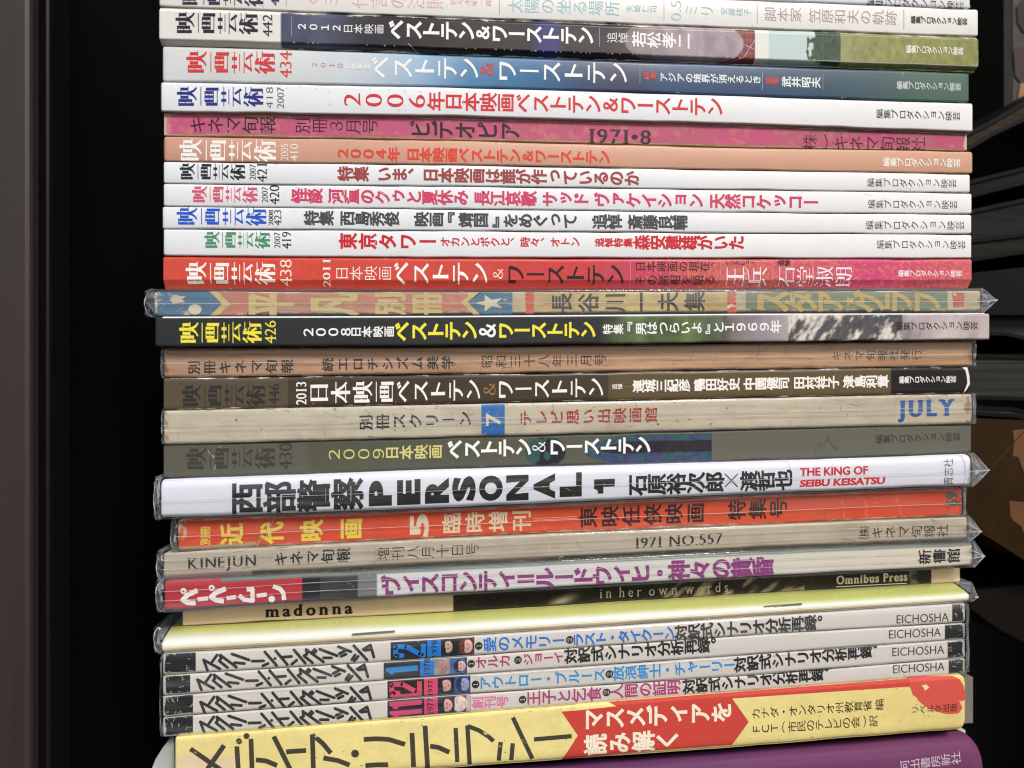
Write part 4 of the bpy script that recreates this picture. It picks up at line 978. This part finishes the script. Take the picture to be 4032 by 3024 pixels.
def zbox(b, text, x0, y0, x1, y1, rgb, style, name='issue_number', lift=.00007):
    a = zz(x0, y0); c = zz(x1, y1); T().rbox(text, a[0], a[1], c[0], c[1], style, -.075).put(b, name, rgb, lift=lift)
zbox(SEB[0], '1978', 945, 196, 1045, 500, (14,30,62), 'reg', 'year_lettering', .00016)
zbox(SEB[1], '1978', 800, 545, 920, 825, (14,30,62), 'reg', 'year_lettering', .00016)
zbox(SEB[2], '1977', 880, 940, 968, 1212, (60,20,34), 'reg', 'year_lettering', .00016)
zbox(SEB[3], '1977', 865, 1275, 985, 1560, (60,20,34), 'reg', 'year_lettering', .00016)
def two(b, dx, dy, rgb):
    q = [(390,478),(300,478),(272,445),(272,335),(312,312),(480,318),(735,455),(790,482)]
    T().stroke([zz(x+dx, y+dy) for x, y in q], 19, True).stroke([zz(790+dx,492+dy), zz(790+dx,258+dy)], 19).put(b, 'issue_number', rgb, lift=.00007)
def one(b, pts, rgb): T().poly([zz(*p) for p in pts]).put(b, 'issue_number', rgb, lift=.00009)
two(SEB[0], 0, 0, (18,122,206)); one(SEB[1], [(88,712),(690,655),(690,760),(255,800),(235,830),(170,830),(150,795),(95,770)], (18,130,200))
two(SEB[2], -70, 702, (214,76,106)); one(SEB[2], [(160,1222),(765,1172),(765,1236),(330,1258),(320,1290),(240,1300),(225,1270),(165,1250)], (206,66,98))
one(SEB[3], [(150,1352),(760,1306),(760,1392),(325,1438),(315,1475),(240,1480),(215,1440),(155,1420)], (206,68,112)); one(SEB[3], [(160,1520),(765,1475),(770,1558),(335,1600),(325,1630),(250,1635),(220,1600),(165,1585)], (206,68,112))
BL, MG, BC = (28,116,200), (176,52,112), (36,34,34)
K = dict(lift=.00008)
def num(b, ch, reg, x, y): vr(b, 'number_dot', ch, P(reg,x-31,y), P(reg,x+31,y-4), 62, (34,32,32), 'reg', **K)
b = SEB[0]; num(b, '❶', 'B5', 230, 727); num(b, '❷', 'B5', 890, 683)
vr(b, 'headline_lettering', '愛のメモリー', P('B5',268,716), P('B5',855,684), 102, BL, 'bold', **K)
vr(b, 'headline_lettering', 'ラスト・タイクーン', P('B5',915,684), P('B5',1655,630), 96, BL, 'heavy', **K)
vr(b, 'subtitle_lettering', '対訳式シナリオ分析再録。', P('B5',1655,630), P('C5',800,548), 104, BC, 'heavy', **K)
b = SEB[1]; num(b, '❶', 'B6', 175, 75); num(b, '❷', 'B6', 515, 48)
vr(b, 'headline_lettering', 'オルカ', P('B6',208,66), P('B6',460,48), 88, MG, 'bold', **K)
vr(b, 'headline_lettering', 'ジョーイ', P('B6',555,44), P('B6',845,22), 84, MG, 'bold', **K)
vr(b, 'subtitle_lettering', '対訳式シナリオ分析再録。', P('B5',855,800), P('B5',2005,708), 104, BC, 'heavy', **K)
b = SEB[2]; num(b, '❶', 'B6', 207, 225); num(b, '❷', 'B6', 1177, 150)
vr(b, 'headline_lettering', 'アウトロー・ブルース', P('B6',236,216), P('B6',1150,152), 92, (42,146,210), 'bold', **K)
vr(b, 'headline_lettering', '放浪紳士・チャーリー', P('B6',1202,146), P('B6',2092,80), 98, (42,146,210), 'bold', **K)
vr(b, 'subtitle_lettering', '対訳式シナリオ分析再録。', P('B6',2085,82), P('C5',1200,742), 104, BC, 'heavy', **K)
b = SEB[3]; num(b, '❶', 'B6', 548, 335); num(b, '❷', 'B6', 1157, 283)
vr(b, 'headline_lettering', '創刊号', P('B6',182,358), P('B6',445,343), 84, (226,112,164), 'bold', **K)
vr(b, 'headline_lettering', '王子と乞食', P('B6',580,325), P('B6',1120,290), 98, MG, 'bold', **K)
vr(b, 'headline_lettering', '人間の証明', P('B6',1186,278), P('B6',1695,240), 98, MG, 'bold', **K)
vr(b, 'subtitle_lettering', '対訳式シナリオ分析再録。', P('B6',1712,240), P('C6',850,128), 104, BC, 'heavy', **K)
for b, rg, x0, y0, x1, y1 in ((SEB[0],'C5',1287,562,1665,544),(SEB[1],'C5',1232,672,1608,654),(SEB[2],'C5',1256,800,1632,780),(SEB[3],'C6',1262,143,1634,122)):
    T().hrun('EICHOSHA', P(rg,x0,y0), P(rg,x1,y1), 60/1.8433, 'light').put(b, 'publisher_lettering', (44,38,36), **K)
# the bag round the four of them
c0 = at(2230, 2620, 0)
bag = thing('plastic_bag', 'clear film bag holding the four white spined language magazines', 'plastic bag', (c0[0], .07, c0[2]))
class Four: pass
fb = SEB[1]; four = Four(); four.__dict__.update(fb.__dict__); four.point = fb.point; four.pt = np.array([0,.02,.05,.5,.95,.98,1.]); four.pd = np.array([.8,.2,0,-.1,0,.2,.8])/1000; four.yb = -.0002
four.yt = SEB[0].yt; four.ybm = SEB[3].ybm
four.point = lambda px, py, d: Book.point(four, px, py, d)
sleeve(four, None, left=10, seam=.52, name='film', parent=bag, seed=9, y_up=-1)
# ---- yellow book with red arrow
def xml(X, t, c):
    c = c*(.93+.14*fbm(X/20., t*12, 121))[:,None]
    le = (X < 960-260*(t-.3)*0) & (t > .36+.00045*(X-700)) & (X < 700+260*(.55+.5*noise2(t*3+X*0, 1, 2))) & (X > 700); c[le] = c[le]*.3+lin((220,200,176))*.7
    return c
b = Book('book', 'thick yellow book with thin charcoal stroke title and red arrow across its spine', 'book', (686,3806), LN[27], LN[28], [(600,(228,214,142)),(1800,(230,216,144)),(3000,(228,212,140)),(3860,(224,206,132))], -1.0, [(0,1.1),(.015,.6),(.04,.2),(.08,.03),(.14,0),(.86,0),(.92,.08),(.96,.3),(.985,.7),(1,1.2)], M(28, stain=.22, wear=.2, dots=.9, rough=.6, staincol=(.45,.32,.1), spec=.3), nx=400, rows=24, extra=xml, rc=22, rcl=8)
RA = (194,66,57)
T().poly(pp('B6',(830,420),(950,595),(838,765),(1500,702),(2070,662),(2190,495),(2070,325),(1500,368))).put(b, 'red_arrow', RA, lift=.00002, rough=.6)
def strip(y): return y
ps = T()
xs_ = np.linspace(P('B6',1180,0)[0], P('C6',1400,0)[0], 40)
def lowl(x): 
    a, c, d = P('B6',1230,385), P('B6',2070,325), P('C6',1390,238)
    return float(np.interp(x, [a[0], c[0], d[0]], [a[1], c[1], d[1]]))
for i in range(39):
    x0, x1 = xs_[i], xs_[i+1]
    ya = [float(b.yt(x))+2 for x in (x0, x1)]; yb_ = [min(lowl(x), float(b.yt(x))+2+max(1, (x-xs_[0])*1.0)) if x < P('B6',1235,0)[0] else lowl(x) for x in (x0, x1)]
    for tt in ((0,.35),(.35,1)):
        q = [(x0, ya[0]+(yb_[0]-ya[0])*tt[0]),(x1, ya[1]+(yb_[1]-ya[1])*tt[0]),(x1, ya[1]+(yb_[1]-ya[1])*tt[1]),(x0, ya[0]+(yb_[0]-ya[0])*tt[1])]
        ps.add(q, [(0,1,2,3)])
ps.add(pp('B6',(1228,382),(1500,362),(1500,374),(835,424)), [(0,1,2,3)])
ps.poly(pp('B6',(1495,355),(2075,312),(2075,330),(1495,375)))
ps.put(b, 'red_stripe', RA, lift=.00003, rough=.6)
T().poly(pp('C6',(1385,170),(1500,162),(1620,162),(1700,160),(1745,185),(1772,230),(1786,290),(1788,328),(1765,345),(1740,338),(1752,365),(1765,390),(1740,432),(1690,438),(1640,436),(1600,425),(1550,412),(1500,385),(1470,362),(1450,345),(1430,315),(1405,300),(1395,270),(1385,238))).put(b, 'red_splash', (204,82,72), lift=.00004, rough=.6)
T().poly(pp('C6',(1465,230),(1485,228),(1500,222),(1525,245),(1500,262),(1490,270),(1485,250))).put(b, 'scratch', (232,214,150), lift=.00007)
INK = (70,66,58)
s = T()
for st in ([(350,690),(520,808),(640,890)],[(595,665),(475,835),(400,960)],[(687,672),(697,830),(705,960)],[(790,617),(797,830),(806,960)],[(825,770),(900,778),(980,812)],
           [(955,600),(1080,850),(1130,950)],[(1045,712),(1190,702)],[(1235,585),(1246,950)],[(1235,588),(1310,650),(1370,722)],[(1315,757),(1420,775),(1505,808)],
           [(1608,622),(1700,617),(1790,622),(1908,658)],[(1620,812),(1700,806),(1785,805)],[(1958,575),(1970,822)],[(2053,522),(2072,835)],[(2090,670),(2150,680),(2230,715)]):
    s.stroke([P('A6',*q) for q in st], 19)
for st in ([(63,538),(75,786)],[(148,520),(165,802)],[(150,525),(230,555),(300,600),(338,635)],[(390,640),(376,775)],[(478,650),(467,772)],[(478,462),(620,762)],[(632,622),(905,598)]):
    s.stroke([P('B6',*q) for q in st], 17)
s.disc(*P('A6',703,635), 12).disc(*P('A6',757,597), 12).disc(*P('A6',1545,725), 15.5)
s.put(b, 'title_lettering', INK, worn=.1, under=(.6,.5,.2))
CR = (238,226,204)
vr(b, 'headline_lettering', 'マスメディアを', P('B6',990,482), P('B6',2065,420), 140, CR, 'heavy', lift=.00006, fill=1.02)
vr(b, 'headline_lettering', '読み解く', P('B6',1000,665), P('B6',1680,618), 136, CR, 'heavy', lift=.00008)
vr(b, 'author_lettering', 'カナダ・オンタリオ州教育省 編', P('C6',235,437), P('C6',1195,368), 80, (50,44,34), 'reg', sp=.3)
vr(b, 'author_lettering', 'ＦＣＴ（市民のテレビの会）訳', P('C6',240,550), P('C6',1150,487), 82, (50,44,34), 'reg', fill=1.05)
vr(b, 'publisher_lettering', 'リベルタ出版', P('C6',1396,408), P('C6',1725,390), 58, (60,44,34), 'reg', lift=.00008)
# stiff grey board sticking out behind the jacket
z1, z0 = b.point(3806, float(b.yt(3806))+8, .003), b.point(3806, float(b.ybm(3806))-8, .003)
xe = at(3836, 2780, .002)[0]
box('case_board', z1[0]-.012, xe, .0025, .14, z0[2]+.0006, z1[2]-.0008, plain('grey_board', (118,116,104), .7), b.root)
# ---- purple
b = Book('book', 'thick purple book with silver lettering at the bottom edge of the picture', 'book', (610,3876), LN[28], LN[29], [(600,(92,50,92)),(2600,(96,52,94)),(3860,(108,56,92))], .2, [(0,6.5),(.03,4.6),(.08,3.0),(.16,1.5),(.28,.5),(.42,.05),(.55,0),(.8,0),(.95,.6),(1,1.4)], M(29, stain=.06, wear=.25, wearcol=(.5,.4,.48), rough=.6, spec=.15), nx=160, rows=16, rc=58, rcl=12)
vr(b, 'publisher_lettering', '河出書房新社', P('C6',1315,822), P('C6',1758,752), 84, (196,176,192), 'reg', rough=.25)
jf = [at(x, y, .004) for x, y in ((683,2906),(690,3060),(585,3060),(612,2990),(640,2945),(664,2915))]
jv = jf+[p+np.array([0,.03,0]) for p in jf]
mesh_obj('jacket_flap', jv, [(0,1,2,3,4,5),(11,10,9,8,7,6)]+[((i+1) % 6, i, i+6, (i+1) % 6+6) for i in range(6)], plain('jacket_paper', (176,182,178), .5), b.root)
# ---- handling marks
for i_ in (1, 4, 7, 8, 9, 10): scuffs(BOOKS[i_], 26, (196,198,200), 40+i_, (4, 16), .9)
for i_ in (4, 8, 10): scuffs(BOOKS[i_], 9, (252,252,252), 60+i_, (12, 40), 1.3)
scuffs(BOOKS[3], 16, (214,220,224), 73, (5, 18), .9)
scuffs(BOOKS[5], 60, (150,104,104), 75, (6, 26), 1.6); scuffs(BOOKS[5], 26, (196,176,140), 76, (5, 22), 2.2, t=(.03,.95)); scuffs(BOOKS[5], 14, (90,40,56), 77, (5, 14), 1.2)
scuffs(BOOKS[6], 20, (178,126,106), 78, (5, 20), 1.0); scuffs(BOOKS[11], 20, (236,190,176), 79, (4, 12), 1.0, t=(.03,.97))
scuffs(BOOKS[12], 70, (170,150,120), 80, (6, 40), 1.5); scuffs(BOOKS[12], 40, (120,96,70), 81, (5, 30), 1.1)
scuffs(BOOKS[14], 50, (138,94,62), 82, (14, 70), 1.2); scuffs(BOOKS[14], 24, (112,74,50), 83, (4, 14), 2.0)
scuffs(BOOKS[15], 14, (190,184,170), 84, (3, 9), 1.2, t=(.03,.97)); scuffs(BOOKS[13], 10, (120,122,124), 85, (3, 12), .8)
scuffs(BOOKS[16], 50, (150,136,110), 86, (8, 50), 1.3); scuffs(BOOKS[16], 22, (110,88,60), 87, (3, 9), 2.6); scuffs(BOOKS[16], 24, (222,214,196), 88, (8, 40), 1.6)
scuffs(BOOKS[17], 12, (130,130,120), 89, (5, 16), .9); scuffs(BOOKS[18], 10, (205,208,214), 90, (10, 40), .8)
scuffs(BOOKS[19], 34, (236,150,118), 91, (6, 30), 1.2); scuffs(BOOKS[19], 16, (150,50,34), 92, (5, 24), 1.2)
scuffs(BOOKS[20], 46, (148,136,118), 93, (10, 60), 1.3); scuffs(BOOKS[20], 20, (212,204,188), 94, (6, 30), 1.5); scuffs(BOOKS[21], 16, (206,200,190), 95, (8, 30), 1.0)
scuffs(BOOKS[22], 16, (186,164,130), 96, (4, 12), 1.0); scuffs(BOOKS[23], 12, (206,204,170), 97, (6, 24), 1.0, t=(.6,.95))
for i_ in (24, 25, 26, 27): scuffs(BOOKS[i_], 30, (184,178,166), 98+i_, (5, 26), 1.1); scuffs(BOOKS[i_], 16, (176,172,158), 130+i_, (5, 22), 2.4, x=(.0,.035)); scuffs(BOOKS[i_], 10, (176,172,158), 160+i_, (5, 18), 2.2, x=(.975,.998))
scuffs(BOOKS[28], 70, (172,150,78), 190, (3, 10), 1.4); scuffs(BOOKS[28], 14, (120,96,50), 191, (3, 7), 1.8)
scuffs(BOOKS[29], 16, (132,92,128), 192, (6, 30), 1.0)

# ---- bookcase
BRN = plain('brown_melamine', (47,38,35), .55, .16, 300, (1,1,.03)); BK2 = plain('near_black_board', (16,16,17), .5, .2, 90, spec=.25); INS = plain('shaded_inside', (9,9,10), .7, .2, spec=.15)  # inside nearly black: shade of the deep case put into the colour
bc = thing('bookcase', 'dark brown bookcase upright with inside toned black for shade left of the pile', 'bookcase', (0, .2, -.14))
xp = at(119, 1512, 0)[0]
def bev_post(name, x0, x1, y0, y1, z0, z1, mat, r=.0012):
    pts = [(x0,y1),(x0,y0),(x1-r,y0),(x1-r*.3,y0+r*.3),(x1,y0+r),(x1,y1)]
    v = [(x,y,z) for z in (z0,z1) for x,y in pts]; n = len(pts)
    return mesh_obj(name, v, [tuple(range(n))[::-1], tuple(range(n,2*n))]+[(i,(i+1)%n,n+(i+1)%n,n+i) for i in range(n)], mat, bc)
bev_post('face_board', xp-.09, xp, 0, .004, -.4, .4, BRN)
bev_post('edge_lip', xp-.09, xp-.0012, .004, .0105, -.4, .4, BK2, .0005)  # near-black tone on the inner side boards
bev_post('side_panel', xp-.09, xp-.0004, .0105, .0215, -.4, .4, BK2, .0008)
box('back_panel', xp-.09, .62, .42, .43, -.4, .4, INS, bc)
box('inner_side', xp-.03, xp-.012, .0215, .42, -.4, .4, INS, bc)
box('shelf_board', xp-.012, .62, .012, .42, -.4, -.385, INS, bc)
box('top_board', xp-.012, .62, .012, .42, .385, .4, INS, bc)
box('right_side', .62, .63, .0, .43, -.4, .4, INS, bc)
# ---- neighbouring pile, deeper in the case
def slab(name, label, cat, pts, Y, dep, rgb, rough=.6, lines=0, cover=None, spec=.12):
    "a volume of the next pile: its near edge outlined by photo points at depth Y"
    c = at(pts[0][0], pts[0][1], Y); r = thing(name, label, cat, c)
    f = [at(x, y, Y) for x, y in pts]; n = len(f)
    v = f+[p+np.array([.0, dep, 0]) for p in f]
    m = plain('shaded_paper', rgb, rough, .75 if cover else .3, 420 if cover else 40, (.02,.05,2.2) if cover else (1,1,1), spec)  # page and cover colours darkened to carry the shade inside the case
    o = mesh_obj('page_block' if cover else 'body', v, [tuple(range(n)), tuple(range(2*n-1, n-1, -1))]+[((i+1)%n, i, n+i, n+(i+1)%n) for i in range(n)], m, r)
    if cover:
        cm = plain('shaded_cover', cover, .55, .4, 200, spec=.12)
        for e, sg in ((0, 1), (1, -1)):
            # boards above and below
            k_ = n//2
            up = f[:k_] if e == 0 else f[k_:][::-1]
            vv = []
            for p in up: vv += [p+np.array([0,-.0008,0]), p+np.array([0,-.0008,.0012*sg]), p+np.array([0,dep,0]), p+np.array([0,dep,.0012*sg])]
            ff = []
            for i in range(len(up)-1):
                a, c2 = 4*i, 4*i+4
                ff += [(a,c2,c2+1,a+1),(a+2,a+3,c2+3,c2+2),(a,a+2,c2+2,c2),(a+1,c2+1,c2+3,a+3)]
            mesh_obj('cover', vv, ff, cm, r)
    return r
XR = 4420
Yd = .030
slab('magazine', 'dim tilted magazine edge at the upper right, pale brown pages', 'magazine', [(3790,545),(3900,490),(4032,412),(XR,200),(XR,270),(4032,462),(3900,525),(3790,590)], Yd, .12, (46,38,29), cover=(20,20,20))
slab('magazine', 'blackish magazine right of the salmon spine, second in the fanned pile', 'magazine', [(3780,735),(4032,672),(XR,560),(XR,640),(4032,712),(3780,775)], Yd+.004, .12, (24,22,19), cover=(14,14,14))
slab('magazine', 'fanned magazine with shade-grey pages just right of the white spines', 'magazine', [(3780,850),(4032,796),(XR,700),(XR,880),(4032,925),(3780,955)], Yd+.002, .12, (30,30,28), cover=(16,16,16))
slab('magazine', 'dim magazine with thin shade-grey pages right of the red spine', 'magazine', [(3780,962),(4032,932),(XR,890),(XR,975),(4032,985),(3780,1022)], Yd, .12, (28,28,25), cover=(12,12,12))
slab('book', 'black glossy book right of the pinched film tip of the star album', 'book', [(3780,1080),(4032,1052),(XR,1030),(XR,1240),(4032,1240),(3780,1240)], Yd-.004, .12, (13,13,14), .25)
slab('magazine', 'magazine with shade-grey pages right of the jutting black spine', 'magazine', [(3800,1262),(4032,1258),(XR,1255),(XR,1350),(4032,1325),(3960,1308),(3800,1302)], Yd, .12, (50,52,51), cover=(16,16,16))
slab('book', 'thick dim book with flat shade-grey page edges right of the olive brown spine', 'book', [(3800,1408),(4032,1412),(XR,1415),(XR,1570),(4032,1562),(3800,1556)], Yd, .12, (52,52,47), cover=(14,14,14))
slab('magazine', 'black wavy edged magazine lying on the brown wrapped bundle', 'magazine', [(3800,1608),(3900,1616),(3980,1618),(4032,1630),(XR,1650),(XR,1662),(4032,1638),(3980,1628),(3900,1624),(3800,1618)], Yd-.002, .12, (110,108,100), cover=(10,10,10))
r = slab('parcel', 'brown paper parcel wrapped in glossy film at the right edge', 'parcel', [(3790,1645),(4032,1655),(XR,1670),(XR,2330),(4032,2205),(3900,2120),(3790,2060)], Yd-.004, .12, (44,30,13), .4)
for q, pts in enumerate(([(3988,1694),(4040,1690),(4200,1700),(4200,1900),(4050,1905),(4028,1850),(4010,1800),(3988,1795),(3994,1740)],[(3975,1972),(4040,1978),(4200,1985),(4200,2140),(4045,2130),(4020,2070),(3990,2050),(3978,2030)])):
    V = [at(x, y, Yd-.0041) for x, y in pts]
    mesh_obj('lit_patch', V, [tuple(range(len(V)))[::-1]], plain('lit_paper_tone', (100,62,27), .5, .2), r)  # sunlight on the wrapping painted as lighter tan patches
for pts in ([(3895,1850),(3990,1745),(4050,1680)],[(3900,1895),(4040,1935)],[(3860,1930),(3900,1990),(3960,2110)]):
    V = []
    for x, y in pts: V += [at(x-1.5, y-1.5, Yd-.0042), at(x+1.5, y+1.5, Yd-.0042)]
    mesh_obj('film_crease', V, [(2*i, 2*i+1, 2*i+3, 2*i+2) for i in range(len(pts)-1)], plain('dull_film', (48,40,28), .3), r)
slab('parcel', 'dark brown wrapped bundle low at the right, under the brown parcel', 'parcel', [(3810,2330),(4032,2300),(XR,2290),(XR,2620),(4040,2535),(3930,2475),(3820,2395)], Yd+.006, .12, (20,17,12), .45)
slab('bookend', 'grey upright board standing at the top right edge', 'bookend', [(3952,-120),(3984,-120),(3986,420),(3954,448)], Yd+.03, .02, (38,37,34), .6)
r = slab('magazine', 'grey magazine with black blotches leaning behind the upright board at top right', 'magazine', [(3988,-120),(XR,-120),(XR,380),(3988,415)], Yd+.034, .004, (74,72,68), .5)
for pts, cl in (([(4003,25),(4032,-10),(4100,-20),(4100,140),(4030,125),(4008,90)],(20,18,16)),([(3990,190),(4032,182),(4100,190),(4100,330),(4020,325),(3998,300)],(54,38,26)),([(4018,326),(4045,330),(4060,410),(4005,412)],(150,112,74))):
    V = [at(x, y, Yd+.0335) for x, y in pts]
    mesh_obj('cover_print', V, [tuple(range(len(V)))[::-1]], ink(cl), r)
